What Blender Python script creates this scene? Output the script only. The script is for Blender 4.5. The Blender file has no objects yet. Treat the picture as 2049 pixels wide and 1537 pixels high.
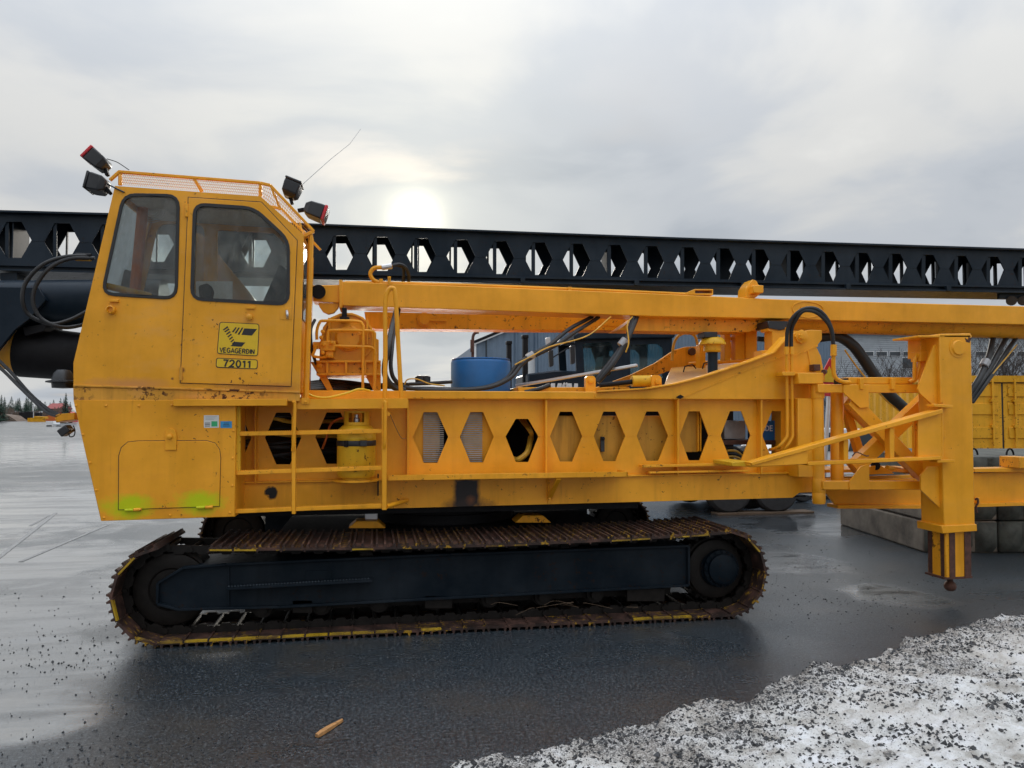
import bpy, bmesh, math, random
from mathutils import Vector, Matrix, noise
from mathutils.geometry import tessellate_polygon
random.seed(11)
S = bpy.context.scene
COL = S.collection
R = math.radians

# ------------------------------------------------------------------ camera
# metres: X along the machine, Y away from the photographer, Z up; measured in photo pixels (2049 x 1537)
FPX, CX, CY = 1480.0, 1024.5, 768.5
YAW, PITCH, ROLL = R(10.2), R(2.30), R(0.11)
CAM = Vector((0, 0, 2.0))
FW = Vector((math.sin(YAW) * math.cos(PITCH), math.cos(YAW) * math.cos(PITCH), math.sin(PITCH)))
RT = Vector((math.cos(YAW), -math.sin(YAW), 0))
UP = RT.cross(FW)
RT, UP = RT * math.cos(ROLL) + UP * math.sin(ROLL), UP * math.cos(ROLL) - RT * math.sin(ROLL)
cd = bpy.data.cameras.new('camera')
cam = bpy.data.objects.new('camera', cd)
COL.objects.link(cam)
cd.sensor_width = 36
cd.lens = FPX / 2049 * 36
cd.clip_start = 0.05
cd.clip_end = 3000
cam.matrix_world = Matrix((( RT.x, UP.x, -FW.x, CAM.x), (RT.y, UP.y, -FW.y, CAM.y), (RT.z, UP.z, -FW.z, CAM.z), (0, 0, 0, 1)))
S.camera = cam
S.view_settings.view_transform = 'Standard'
S.view_settings.look = 'None'
S.view_settings.gamma = 1
S.view_settings.exposure = 0.32
S.view_settings.use_curve_mapping = False
try:
    S.cycles.use_denoising = True
    S.cycles.max_bounces = 6
    S.cycles.use_adaptive_sampling = True
    S.cycles.adaptive_threshold = 0.025
    S.cycles.transparent_max_bounces = 16
    S.cycles.sample_clamp_indirect = 6
except Exception:
    pass

def ray(px, py):
    return FW + RT * ((px - CX) / FPX) - UP * ((py - CY) / FPX)
def P(px, py, Y):
    """photo measurement on the vertical plane at distance Y -> world point"""
    d = ray(px, py)
    return CAM + d * (Y / d.y)
def G(px, py, z=0.0):
    """photo measurement on the horizontal plane at height z -> world point"""
    d = ray(px, py)
    return CAM + d * ((z - CAM.z) / d.z)

# ------------------------------------------------------------------ sky and sun
SUN_DIR = ray(832, 438).normalized()           # towards the sun behind thin cloud
sun_el = math.asin(SUN_DIR.z)
sun_az = math.atan2(SUN_DIR.x, SUN_DIR.y)
w = bpy.data.worlds.new('World')
S.world = w
w.use_nodes = True
N = w.node_tree.nodes
L = w.node_tree.links
N.clear()
def wn(t, **k):
    n = N.new(t)
    for a, b in k.items():
        setattr(n, a, b)
    return n
def wmath(op, a, b=None):
    n = wn('ShaderNodeMath', operation=op)
    for i, v in enumerate((a, b)):
        if v is None: continue
        if isinstance(v, (int, float)): n.inputs[i].default_value = v
        else: L.new(v, n.inputs[i])
    return n.outputs[0]
def wmix(f, a, b, blend='MIX'):
    n = wn('ShaderNodeMix', data_type='RGBA', blend_type=blend)
    for i, v in ((0, f), (6, a), (7, b)):
        if isinstance(v, (int, float)): n.inputs[i].default_value = v
        elif isinstance(v, tuple): n.inputs[i].default_value = (*v, 1)
        else: L.new(v, n.inputs[i])
    return n.outputs[2]
def wramp(f, stops, interp='EASE'):
    n = wn('ShaderNodeValToRGB')
    n.color_ramp.interpolation = interp
    e = n.color_ramp.elements
    while len(e) < len(stops): e.new(0.5)
    for el, (p, c) in zip(e, stops):
        el.position = p
        el.color = (*c, 1) if isinstance(c, tuple) else (c, c, c, 1)
    L.new(f, n.inputs[0])
    return n.outputs[0]
tc = wn('ShaderNodeTexCoord')
sky = wn('ShaderNodeTexSky', sky_type='NISHITA', sun_disc=False, sun_elevation=sun_el, sun_rotation=sun_az)
sky.air_density = 1.0; sky.dust_density = 2.0
skyc = wmix(1.0, sky.outputs[0], (0.09, 0.09, 0.09), 'MULTIPLY')
sep = wn('ShaderNodeSeparateXYZ'); L.new(tc.outputs['Generated'], sep.inputs[0])
zz = wmath('ADD', wmath('MAXIMUM', sep.outputs[2], 0.0), 0.16)
cmb = wn('ShaderNodeCombineXYZ')
L.new(wmath('DIVIDE', sep.outputs[0], zz), cmb.inputs[0])
L.new(wmath('DIVIDE', sep.outputs[1], zz), cmb.inputs[1])
def wnoise(scale, detail, rough, dist=0.0, off=(0, 0, 0)):
    m = wn('ShaderNodeMapping'); m.inputs['Location'].default_value = off
    L.new(cmb.outputs[0], m.inputs[0])
    n = wn('ShaderNodeTexNoise'); n.inputs['Scale'].default_value = scale
    n.inputs['Detail'].default_value = detail; n.inputs['Roughness'].default_value = rough
    n.inputs['Distortion'].default_value = dist
    L.new(m.outputs[0], n.inputs[0])
    return n.outputs[0]
n1 = wnoise(0.42, 4, 0.5, 0.5, (1.7, 0.4, 0))
n2 = wnoise(1.15, 6, 0.52, 0.5, (4.2, 2.0, 0))
nn = wmath('ADD', wmath('MULTIPLY', n1, 0.62), wmath('MULTIPLY', n2, 0.38))
cloud = wramp(nn, [(0.37, (0.37, 0.41, 0.465)), (0.46, (0.485, 0.515, 0.555)), (0.535, (0.615, 0.62, 0.615)), (0.64, (0.79, 0.78, 0.745))])
# overcast skies brighten towards the zenith
zc = wmath('MAXIMUM', sep.outputs[2], 0.0)
zg = wmath('ADD', wmath('MULTIPLY', wmath('MULTIPLY', wmath('MULTIPLY', zc, zc), zc), 3.2), 0.83)
cg = wn('ShaderNodeCombineColor')
for i in range(3): L.new(zg, cg.inputs[i])
cloud = wmix(1.0, cloud, cg.outputs[0], 'MULTIPLY')
cover = wramp(n2, [(0.30, 0.90), (0.45, 1.0)])
body = wmix(cover, skyc, cloud)
# the sun's glow through the cloud
dp = wn('ShaderNodeVectorMath', operation='DOT_PRODUCT')
L.new(tc.outputs['Generated'], dp.inputs[0]); dp.inputs[1].default_value = SUN_DIR
dt = wmath('MAXIMUM', dp.outputs['Value'], 0.0)
def glow(power, amp):
    return wmath('MULTIPLY', wmath('POWER', dt, power), amp)
core = glow(3000, 0.95); halo = glow(700, 0.22); wide = glow(40, 0.17)
gl = wmath('ADD', wmath('ADD', core, halo), wide)
gl = wmath('MULTIPLY', gl, wmath('ADD', wmath('MULTIPLY', n2, 1.3), 0.35))
gc = wn('ShaderNodeCombineColor')
L.new(gl, gc.inputs[0]); L.new(wmath('MULTIPLY', gl, 0.93), gc.inputs[1]); L.new(wmath('MULTIPLY', gl, 0.62), gc.inputs[2])
tot = wmix(1.0, body, gc.outputs[0], 'ADD')
bg = wn('ShaderNodeBackground'); L.new(tot, bg.inputs[0]); bg.inputs[1].default_value = 1.0
ow = wn('ShaderNodeOutputWorld'); L.new(bg.outputs[0], ow.inputs[0])

sd = bpy.data.lights.new('sun', 'SUN')
sd.energy = 1.1; sd.angle = R(12); sd.color = (1.0, 0.93, 0.82)
so = bpy.data.objects.new('sun', sd); COL.objects.link(so)
so.rotation_euler = SUN_DIR.to_track_quat('Z', 'Y').to_euler()

# ------------------------------------------------------------------ materials
def mat(name):
    m = bpy.data.materials.new(name); m.use_nodes = True
    return m, m.node_tree.nodes, m.node_tree.links, m.node_tree.nodes['Principled BSDF']
class NT:
    def __init__(s, name):
        s.m, s.n, s.l, s.b = mat(name)
        s.geo = s.n.new('ShaderNodeNewGeometry')
    def pos(s, scale=(1, 1, 1)):
        mp = s.n.new('ShaderNodeMapping'); mp.inputs['Scale'].default_value = scale
        s.l.new(s.geo.outputs['Position'], mp.inputs[0]); return mp.outputs[0]
    def noise(s, scale, detail=4, rough=0.55, vec=None, dist=0):
        n = s.n.new('ShaderNodeTexNoise'); n.inputs['Scale'].default_value = scale
        n.inputs['Detail'].default_value = detail; n.inputs['Roughness'].default_value = rough
        n.inputs['Distortion'].default_value = dist
        s.l.new(vec if vec is not None else s.geo.outputs['Position'], n.inputs[0]); return n.outputs[0]
    def ramp(s, f, stops, interp='LINEAR'):
        n = s.n.new('ShaderNodeValToRGB'); n.color_ramp.interpolation = interp
        e = n.color_ramp.elements
        while len(e) < len(stops): e.new(0.5)
        for el, (p, c) in zip(e, stops):
            el.position = p; el.color = (*c, 1) if isinstance(c, tuple) else (c, c, c, 1)
        s.l.new(f, n.inputs[0]); return n.outputs[0]
    def mix(s, f, a, b, blend='MIX'):
        n = s.n.new('ShaderNodeMix'); n.data_type = 'RGBA'; n.blend_type = blend
        for i, v in ((0, f), (6, a), (7, b)):
            if isinstance(v, (int, float)): n.inputs[i].default_value = v
            elif isinstance(v, tuple): n.inputs[i].default_value = (*v, 1)
            else: s.l.new(v, n.inputs[i])
        return n.outputs[2]
    def math(s, op, a, b=None, clamp=False):
        n = s.n.new('ShaderNodeMath'); n.operation = op; n.use_clamp = clamp
        for i, v in enumerate((a, b)):
            if v is None: continue
            if isinstance(v, (int, float)): n.inputs[i].default_value = v
            else: s.l.new(v, n.inputs[i])
        return n.outputs[0]
    def dist(s, c, sc=(1, 1, 1)):
        n = s.n.new('ShaderNodeVectorMath'); n.operation = 'DISTANCE'
        s.l.new(s.pos(sc), n.inputs[0]); n.inputs[1].default_value = [a * b for a, b in zip(c, sc)]
        return n.outputs['Value']
    def set(s, key, v):
        i = s.b.inputs[key]
        if isinstance(v, (int, float)): i.default_value = v
        elif isinstance(v, tuple): i.default_value = (*v, 1)
        else: s.l.new(v, i)
    def bump(s, h, strength=0.2, distance=0.01):
        n = s.n.new('ShaderNodeBump'); n.inputs['Strength'].default_value = strength
        n.inputs['Distance'].default_value = distance
        s.l.new(h, n.inputs['Height']); s.l.new(n.outputs[0], s.b.inputs['Normal'])

def paint(name, base, rust=0.5, rough=0.36, streak=0.18, marks=(), fade=None, rustcol=(0.075, 0.026, 0.014), spec=0.33):
    t = NT(name)
    c2 = tuple(min(1, x * 0.90) for x in base); c3 = tuple(min(1, x * 1.12 + 0.012) for x in base)
    n = t.noise(1.7, 6, 0.6)
    col = t.mix(t.ramp(n, [(0.35, 0.0), (0.65, 1.0)]), c2, c3)
    st = t.noise(1.0, 5, 0.6, t.pos((9, 9, 0.7)))
    col = t.mix(t.math('MULTIPLY', t.ramp(st, [(0.50, 0.0), (0.78, 1.0)]), streak), col, tuple(x * 0.42 for x in base))
    if fade:
        f = t.ramp(t.noise(2.3, 7, 0.65, t.pos((1, 1, 2.2))), [(0.52, 0.0), (0.70, 1.0)])
        col = t.mix(t.math('MULTIPLY', f, fade[1]), col, fade[0])
    if rust > 0.2 and base[0] > 0.3:      # rust runs below chips and seams
        rn = t.ramp(t.noise(1.0, 6, 0.65, t.pos((26, 26, 1.1))), [(0.62, 0.0), (0.74, 1.0)])
        rn = t.math('MULTIPLY', rn, t.ramp(t.noise(2.4, 3, 0.5), [(0.48, 0.0), (0.64, 0.55)]))
        col = t.mix(rn, col, (0.26, 0.075, 0.015))
    big = t.ramp(t.noise(1.9, 3, 0.5), [(0.45, 0.0), (0.62, 1.0)])
    chips = t.ramp(t.noise(21, 8, 0.68), [(0.66 - 0.10 * rust, 0.0), (0.685 - 0.10 * rust, 1.0)])
    rm = t.math('MULTIPLY', chips, big)
    col = t.mix(rm, col, rustcol)
    mm = None
    for (c, r, soft, mc, *sc) in marks:
        wob = t.math('MULTIPLY', t.math('SUBTRACT', t.noise(9, 5, 0.6), 0.5), r * 1.1)
        if sc and sc[0][0] == 'box':
            sx_ = t.n.new('ShaderNodeSeparateXYZ'); t.l.new(t.geo.outputs['Position'], sx_.inputs[0])
            dx_ = t.math('DIVIDE', t.math('ABSOLUTE', t.math('SUBTRACT', sx_.outputs[0], c[0])), sc[0][1]); dz_ = t.math('DIVIDE', t.math('ABSOLUTE', t.math('SUBTRACT', sx_.outputs[2], c[2])), sc[0][2])
            d = t.math('ADD', t.math('MULTIPLY', t.math('MAXIMUM', dx_, dz_), r), t.math('MULTIPLY', wob, 0.3))
        else: d = t.math('ADD', t.dist(c, sc[0] if sc else (1, 1, 1)), wob)
        f = t.ramp(t.math('DIVIDE', d, r * 2), [(0.5 * (1 - soft), 1.0), (0.5, 0.0)])
        col = t.mix(f, col, mc)
    t.set('Base Color', col)
    rr = t.math('ADD', t.math('MULTIPLY', t.noise(14, 5, 0.6), 0.22), rough - 0.11)
    rr = t.math('ADD', rr, t.math('MULTIPLY', rm, 0.4), True)
    t.set('Roughness', rr)
    t.b.inputs['Specular IOR Level'].default_value = spec
    t.bump(t.math('ADD', t.math('MULTIPLY', t.noise(55, 4, 0.6), 0.5), t.math('MULTIPLY', t.noise(2.5, 2, 0.5), 3.0)), 0.10, 0.004)
    return t.m
def plain(name, base, rough=0.5, metal=0.0, var=0.25, scale=12, bump=0.1, spec=0.5):
    t = NT(name)
    n = t.noise(scale, 6, 0.62)
    col = t.mix(t.ramp(n, [(0.3, 0.0), (0.7, 1.0)]), tuple(x * (1 - var) for x in base), tuple(min(1, x * (1 + var)) for x in base))
    t.set('Base Color', col); t.set('Metallic', metal)
    t.set('Roughness', t.math('ADD', t.math('MULTIPLY', t.noise(scale * 1.7, 4), 0.2), rough - 0.1, True))
    t.b.inputs['Specular IOR Level'].default_value = spec
    if bump: t.bump(t.noise(scale * 4, 4), bump, 0.004)
    return t.m

YEL = (0.80, 0.345, 0.010)
M = {}
M['yellow'] = paint('yellow_paint', YEL, 0.10, fade=((0.74, 0.34, 0.045), 0.35))
M['yellow_streaky'] = paint('yellow_streaky_paint', (0.52, 0.25, 0.02), 0.3, 0.5, 0.95)
M['yellow_worn'] = paint('yellow_worn_paint', YEL, 0.75, 0.42, 0.5)
M['yellow_cab'] = paint('yellow_cab_paint', (0.79, 0.342, 0.011), 0.35, 0.33, 0.15, fade=((0.74, 0.35, 0.07), 0.55),
    marks=[(P(366, 741, 6.95), 0.035, 0.5, (0.13, 0.03, 0.02)), (P(363, 757, 6.95), 0.03, 0.7, (0.20, 0.06, 0.02)), (P(345, 758, 6.95), 0.02, 0.6, (0.2, 0.06, 0.02)), (P(364, 690, 6.95), 0.015, 0.6, (0.2, 0.06, 0.02)), (P(520, 776, 6.95), 0.16, 0.9, (0.45, 0.16, 0.03), (0.35, 1, 2.5)), (P(260, 768, 6.95), 0.14, 0.9, (0.62, 0.26, 0.06), (0.3, 1, 2.2))])
M['yellow_rusty'] = paint('yellow_rusty_paint', (0.70, 0.32, 0.03), 1.25, 0.5, 0.6, fade=((0.70, 0.33, 0.12), 0.7))
LIME = (0.50, 0.55, 0.004)
M['yellow_spray'] = paint('yellow_sprayed_paint', (0.78, 0.332, 0.010), 0.35, 0.36, 0.2, fade=((0.70, 0.26, 0.03), 0.35),
    marks=[(P(258, 1014, 6.95), 0.25, 0.6, LIME, (1, 1, 1.9)), (P(400, 1006, 6.95), 0.25, 0.6, LIME, (1, 1, 1.9))])
M['yellow_soot'] = paint('yellow_sooty_paint', YEL, 0.35, 0.38, 0.4,
    marks=[(P(934, 985, 7.40), 0.15, 0.30, (0.016, 0.012, 0.014), ('box', 0.145, 0.16)), (P(934, 1010, 7.40), 0.2, 0.8, (0.03, 0.02, 0.018), (0.62, 1, 2.2)),
           (P(942, 1000, 7.40), 0.06, 0.9, (0.14, 0.05, 0.02)),
           (P(545, 986, 7.45), 0.085, 0.18, (0.006, 0.006, 0.007))])
M['cylinder_yellow'] = paint('gas_bottle_yellow', (0.66, 0.375, 0.012), 0.55, 0.45, 0.3)
M['container_yellow'] = paint('container_yellow', (0.70, 0.335, 0.006), 0.7, 0.5, 0.4)
M['black'] = paint('blue_black_paint', (0.007, 0.016, 0.028), 0.5, 0.36, 0.3, rustcol=(0.03, 0.016, 0.012), spec=0.16)
M['track_frame'] = paint('dark_frame_paint', (0.003, 0.008, 0.014), 0.7, 0.5, 0.4, rustcol=(0.022, 0.013, 0.010), spec=0.10)
M['dark'] = plain('dark_steel', (0.008, 0.008, 0.010), 0.6, 0.1, spec=0.25)
M['grease'] = plain('greasy_steel', (0.011, 0.009, 0.008), 0.55, 0.2, 0.4, spec=0.25)
M['rubber'] = plain('black_rubber', (0.014, 0.015, 0.017), 0.5, 0, 0.2, 20)
M['tyre'] = plain('tyre_rubber', (0.022, 0.022, 0.024), 0.7, 0, 0.3, 10)
M['plastic'] = plain('black_plastic', (0.016, 0.018, 0.022), 0.38, 0, 0.2, 20)
M['red'] = plain('red_plastic', (0.55, 0.02, 0.03), 0.35, 0, 0.15)
M['steel'] = plain('bare_steel', (0.55, 0.55, 0.56), 0.35, 0.85, 0.15)
M['alu'] = plain('aluminium', (0.62, 0.63, 0.65), 0.35, 0.7, 0.1, 6)
M['white'] = plain('white_paint', (0.72, 0.73, 0.74), 0.5, 0, 0.08)
M['signyellow'] = plain('sign_yellow', (0.72, 0.46, 0.01), 0.4, 0, 0.06)
M['signblack'] = plain('sign_black', (0.012, 0.012, 0.014), 0.45, 0, 0.1)
M['stickerblue'] = plain('sticker_blue', (0.03, 0.24, 0.50), 0.45, 0, 0.1)
M['stickergreen'] = plain('sticker_green', (0.03, 0.36, 0.14), 0.45, 0, 0.1)
M['blue'] = plain('blue_plastic', (0.012, 0.125, 0.36), 0.4, 0, 0.18, 3, 0.05)
M['radiator'] = plain('radiator_grey', (0.42, 0.41, 0.38), 0.55, 0.3, 0.2)
M['step_steel'] = plain('worn_step_steel', (0.05, 0.065, 0.08), 0.4, 0.3, 0.4)
M['duct'] = plain('gaffer_tape', (0.34, 0.34, 0.35), 0.45, 0.2, 0.15)
M['seat'] = plain('seat_fabric', (0.03, 0.04, 0.05), 0.8, 0, 0.2)
M['lining'] = plain('pale_lining', (0.60, 0.60, 0.57), 0.8, 0, 0.08)
M['paper'] = plain('paper_white', (0.62, 0.62, 0.6), 0.8, 0, 0.05)
M['hose_yellow'] = plain('hose_painted', (0.60, 0.33, 0.03), 0.45, 0, 0.25)
def rust_mat():
    t = NT('rusty_track')
    a = t.noise(7, 7, 0.65)
    col = t.ramp(a, [(0.30, (0.014, 0.010, 0.009)), (0.5, (0.042, 0.022, 0.017)), (0.66, (0.105, 0.050, 0.036)), (0.8, (0.16, 0.09, 0.07))])
    oi = t.n.new('ShaderNodeObjectInfo')
    yl = t.ramp(t.noise(11, 6, 0.7, t.pos((1, 3, 1))), [(0.585, 0.0), (0.60, 1.0)])
    col = t.mix(t.math('MULTIPLY', yl, t.math('GREATER_THAN', oi.outputs['Random'], 0.35)), col, (0.36, 0.20, 0.012))
    t.set('Base Color', col); t.set('Roughness', t.ramp(a, [(0.3, 0.45), (0.7, 0.75)])); t.set('Metallic', 0.25)
    t.bump(t.noise(40, 6, 0.7), 0.35, 0.006)
    return t.m
M['rust'] = rust_mat()
M['shoe_paint'] = paint('shoe_edge_yellow', (0.42, 0.26, 0.008), 2.4, 0.55, 0.7, rustcol=(0.05, 0.025, 0.02))
M['slide_rust'] = plain('slide_rust', (0.085, 0.034, 0.022), 0.65, 0.1, 0.45, 18)
def glass_mat(name, dirt, tint=(0.86, 0.90, 0.90), base=0.02):
    m, n, l, b = mat(name)
    n.remove(b)
    out = n['Material Output']
    tr = n.new('ShaderNodeBsdfTransparent'); tr.inputs[0].default_value = (*tint, 1)
    gl = n.new('ShaderNodeBsdfGlossy'); gl.inputs['Roughness'].default_value = 0.03
    fr = n.new('ShaderNodeFresnel'); fr.inputs[0].default_value = 1.35
    mx = n.new('ShaderNodeMixShader'); l.new(fr.outputs[0], mx.inputs[0]); l.new(tr.outputs[0], mx.inputs[1]); l.new(gl.outputs[0], mx.inputs[2])
    geo = n.new('ShaderNodeNewGeometry')
    mp = n.new('ShaderNodeMapping'); mp.inputs['Scale'].default_value = (1, 1, 0.55); l.new(geo.outputs['Position'], mp.inputs[0])
    nz = n.new('ShaderNodeTexNoise'); nz.inputs['Scale'].default_value = 4.5; nz.inputs['Detail'].default_value = 9; nz.inputs['Roughness'].default_value = 0.72
    l.new(mp.outputs[0], nz.inputs[0])
    rp = n.new('ShaderNodeValToRGB'); rp.color_ramp.elements[0].position = 0.42; rp.color_ramp.elements[1].position = 0.66
    rp.color_ramp.elements[0].color = (base, base, base, 1); rp.color_ramp.elements[1].color = (dirt, dirt, dirt, 1)
    l.new(nz.outputs[0], rp.inputs[0])
    df = n.new('ShaderNodeBsdfTranslucent'); df.inputs[0].default_value = (0.72, 0.74, 0.74, 1)
    d2 = n.new('ShaderNodeBsdfDiffuse'); d2.inputs[0].default_value = (0.62, 0.64, 0.64, 1)
    dd = n.new('ShaderNodeMixShader'); dd.inputs[0].default_value = 0.25; l.new(df.outputs[0], dd.inputs[1]); l.new(d2.outputs[0], dd.inputs[2])
    m2 = n.new('ShaderNodeMixShader'); l.new(rp.outputs[0], m2.inputs[0]); l.new(mx.outputs[0], m2.inputs[1]); l.new(dd.outputs[0], m2.inputs[2])
    l.new(m2.outputs[0], out.inputs[0])
    return m
M['glass'] = glass_mat('cab_glass', 0.26)
M['glass_fog'] = glass_mat('fogged_glass', 0.85, base=0.5)
M['glass_dark'] = glass_mat('tinted_glass', 0.12, (0.42, 0.62, 0.66))
def lens_mat():
    t = NT('lamp_lens'); t.set('Base Color', (0.35, 0.33, 0.32)); t.set('Roughness', 0.12); t.set('Metallic', 0.4); return t.m
M['lens'] = lens_mat()

def ground_mat():
    t = NT('wet_asphalt')
    fine = t.math('ADD', t.math('MULTIPLY', t.noise(42, 5, 0.8), 0.65), t.math('MULTIPLY', t.noise(120, 3, 0.7), 0.35))
    mid = t.noise(7, 6, 0.65)
    big = t.noise(0.42, 5, 0.6, t.pos((1, 0.6, 1)), 0.6)
    streak = t.noise(1.0, 6, 0.62, t.pos((0.12, 0.9, 1)), 0.5)
    col = t.ramp(fine, [(0.42, (0.004, 0.008, 0.012)), (0.50, (0.022, 0.030, 0.038)), (0.56, (0.066, 0.080, 0.092)), (0.64, (0.20, 0.22, 0.235))])
    col = t.mix(t.ramp(mid, [(0.42, 0.0), (0.72, 0.5)]), col, (0.013, 0.017, 0.021))
    col = t.mix(t.ramp(t.noise(1.1, 4, 0.6), [(0.50, 0.0), (0.68, 0.5)]), col, (0.050, 0.043, 0.036))
    sp = t.ramp(t.noise(95, 2, 0.5), [(0.725, 0.0), (0.745, 1.0)])
    col = t.mix(sp, col, (0.42, 0.42, 0.42))
    damp = t.ramp(t.math('ADD', t.math('MULTIPLY', big, 0.5), t.math('MULTIPLY', streak, 0.5)), [(0.38, 1.0), (0.58, 0.0)], 'EASE')
    pud = None
    for (c_, r_) in ((G(100, 1215), 1.15), (G(20, 1130), 1.9), (G(120, 1010), 4.2), (G(60, 900), 14.0), (G(60, 1340), 0.8), (G(20, 1440), 0.6), (G(-60, 1250), 1.4), (G(1570, 1125), 0.8), (G(1650, 1050), 1.6), (G(-200, 1050), 4.0), (G(1790, 1190), 0.55)):   # standing water
        d_ = t.math('ADD', t.dist(c_), t.math('MULTIPLY', t.math('SUBTRACT', t.noise(1.5, 6, 0.62), 0.5), r_ * 1.7))
        m_ = t.ramp(t.math('DIVIDE', d_, r_ * 2), [(0.28, 1.0), (0.58, 0.0)], 'EASE')
        pud = m_ if pud is None else t.math('MAXIMUM', pud, m_)
    rip = t.ramp(t.noise(1.0, 6, 0.65, t.pos((0.5, 2.6, 1)), 0.4), [(0.36, 0.35), (0.6, 1.0)])
    pud = t.math('MULTIPLY', pud, rip)
    wet = t.math('MAXIMUM', t.math('MULTIPLY', damp, 0.45), pud)
    dry = t.math('SUBTRACT', 1.0, wet)
    t.set('Base Color', col)
    t.set('Roughness', t.math('ADD', t.math('MULTIPLY', dry, 0.22), 0.13))
    t.set('IOR', t.math('ADD', t.math('MULTIPLY', pud, 2.2), 1.5))
    t.set('Coat Weight', t.math('ADD', t.math('MULTIPLY', wet, 0.75), 0.25)); t.b.inputs['Coat IOR'].default_value = 1.5
    t.set('Coat Roughness', t.math('ADD', t.math('MULTIPLY', dry, 0.20), 0.06))
    h = t.math('MULTIPLY', fine, t.math('SUBTRACT', 1.0, t.math('MULTIPLY', pud, 0.88)))
    t.bump(h, 0.5, 0.010)
    n = t.n.new('ShaderNodeBump'); n.inputs['Strength'].default_value = 0.22; n.inputs['Distance'].default_value = 0.008
    t.l.new(h, n.inputs['Height']); t.l.new(n.outputs[0], t.b.inputs['Coat Normal'])
    return t.m
M['ground'] = ground_mat()
def snow_mat():
    t = NT('dirty_snow')
    a = t.noise(5, 8, 0.65); b = t.noise(38, 6, 0.7); c = t.noise(1.1, 4, 0.5)
    col = t.ramp(a, [(0.32, (0.30, 0.28, 0.25)), (0.50, (0.56, 0.555, 0.54)), (0.66, (0.70, 0.71, 0.735))])
    d = t.math('MULTIPLY', t.ramp(b, [(0.54, 0.0), (0.62, 1.0)]), t.ramp(t.noise(2.6, 5, 0.6), [(0.40, 0.15), (0.6, 1.0)]))
    at_ = t.n.new('ShaderNodeAttribute'); at_.attribute_name = 'dirt'; dirt = at_.outputs['Fac']
    fine = t.noise(85, 5, 0.7)
    fm_ = t.ramp(t.math('ADD', fine, t.math('MULTIPLY', dirt, 0.14)), [(0.58, 0.0), (0.66, 1.0)])
    col = t.mix(t.math('MULTIPLY', dirt, 0.45), col, (0.33, 0.30, 0.26))
    col = t.mix(t.math('MULTIPLY', fm_, 0.85), col, (0.05, 0.048, 0.05))
    col = t.mix(t.math('MULTIPLY', d, t.math('ADD', t.math('MULTIPLY', dirt, 0.7), 0.3)), col, (0.045, 0.043, 0.045))
    col = t.mix(t.math('MULTIPLY', t.ramp(c, [(0.5, 0.0), (0.7, 1.0)]), 0.3), col, (0.38, 0.33, 0.28))
    t.set('Base Color', col); t.set('Roughness', 0.6)
    t.b.inputs['Subsurface Weight'].default_value = 0.0
    t.bump(t.math('ADD', t.math('MULTIPLY', b, 0.5), a), 0.6, 0.03)
    return t.m
M['snow'] = snow_mat()
M['oldline'] = plain('worn_line_paint', (0.15, 0.155, 0.16), 0.22, 0, 0.5, 14, 0.1)
M['grit'] = plain('wet_grit', (0.020, 0.021, 0.024), 0.4, 0, 0.5, 30)
M['concrete'] = plain('concrete', (0.13, 0.11, 0.088), 0.85, 0, 0.55, 3, 0.5)
M['concrete_green'] = plain('mossy_concrete', (0.055, 0.060, 0.052), 0.8, 0, 0.6, 4, 0.7)
M['wood'] = plain('broken_wood', (0.40, 0.20, 0.07), 0.7, 0, 0.35, 30, 0.4)
M['plank'] = plain('dirty_plank', (0.10, 0.065, 0.04), 0.75, 0, 0.35, 20, 0.4)
M['bluewall'] = plain('blue_sheet_metal', (0.14, 0.195, 0.265), 0.45, 0.1, 0.10, 2, 0)
M['greywall'] = plain('pale_siding', (0.33, 0.36, 0.39), 0.6, 0, 0.14, 2, 0)
M['windowdark'] = plain('window_dark', (0.03, 0.04, 0.05), 0.15, 0, 0.2, 1, 0)
M['bark'] = plain('bare_bark', (0.050, 0.040, 0.036), 0.85, 0, 0.35, 10)
M['conifer'] = plain('conifer_needles', (0.018, 0.045, 0.028), 0.8, 0, 0.5, 3)
M['brush'] = plain('winter_brush', (0.12, 0.085, 0.065), 0.9, 0, 0.4, 2)
M['orange'] = plain('orange_paint', (0.55, 0.13, 0.02), 0.5, 0, 0.2)
M['roofred'] = plain('red_roof', (0.28, 0.06, 0.055), 0.7, 0, 0.2)
M['palehouse'] = plain('pale_house', (0.42, 0.44, 0.46), 0.7, 0, 0.12)

# ------------------------------------------------------------------ mesh helpers
def triangulate(loops2d):
    """triangles of a polygon with holes; keeps whichever filler covers the right area"""
    def area(l): return sum(l[i - 1][0] * l[i][1] - l[i][0] * l[i - 1][1] for i in range(len(l))) / 2
    want = abs(area(loops2d[0])) - sum(abs(area(l)) for l in loops2d[1:])
    flat = [p for l in loops2d for p in l]
    def err(tr): return abs(sum(abs(area([flat[i] for i in t])) for t in tr) - want)
    t1 = [tuple(t) for t in tessellate_polygon([[Vector((p[0], p[1], 0)) for p in l] for l in loops2d])]
    if err(t1) < want * 1e-5: return t1
    bm = bmesh.new(); vs = [bm.verts.new((p[0], p[1], 0)) for p in flat]; o = 0; ed = []
    for l in loops2d:
        ed += [bm.edges.new((vs[o + i], vs[o + (i + 1) % len(l)])) for i in range(len(l))]; o += len(l)
    bm.verts.index_update()
    bmesh.ops.triangle_fill(bm, use_beauty=True, use_dissolve=False, edges=ed, normal=(0, 0, 1))
    t2 = [tuple(v.index for v in f.verts) for f in bm.faces]; bm.free()
    if min(err(t1), err(t2)) > want * 1e-5: print('TRIANGULATION', err(t1) / want, err(t2) / want)
    return t2 if err(t2) < err(t1) else t1
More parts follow.
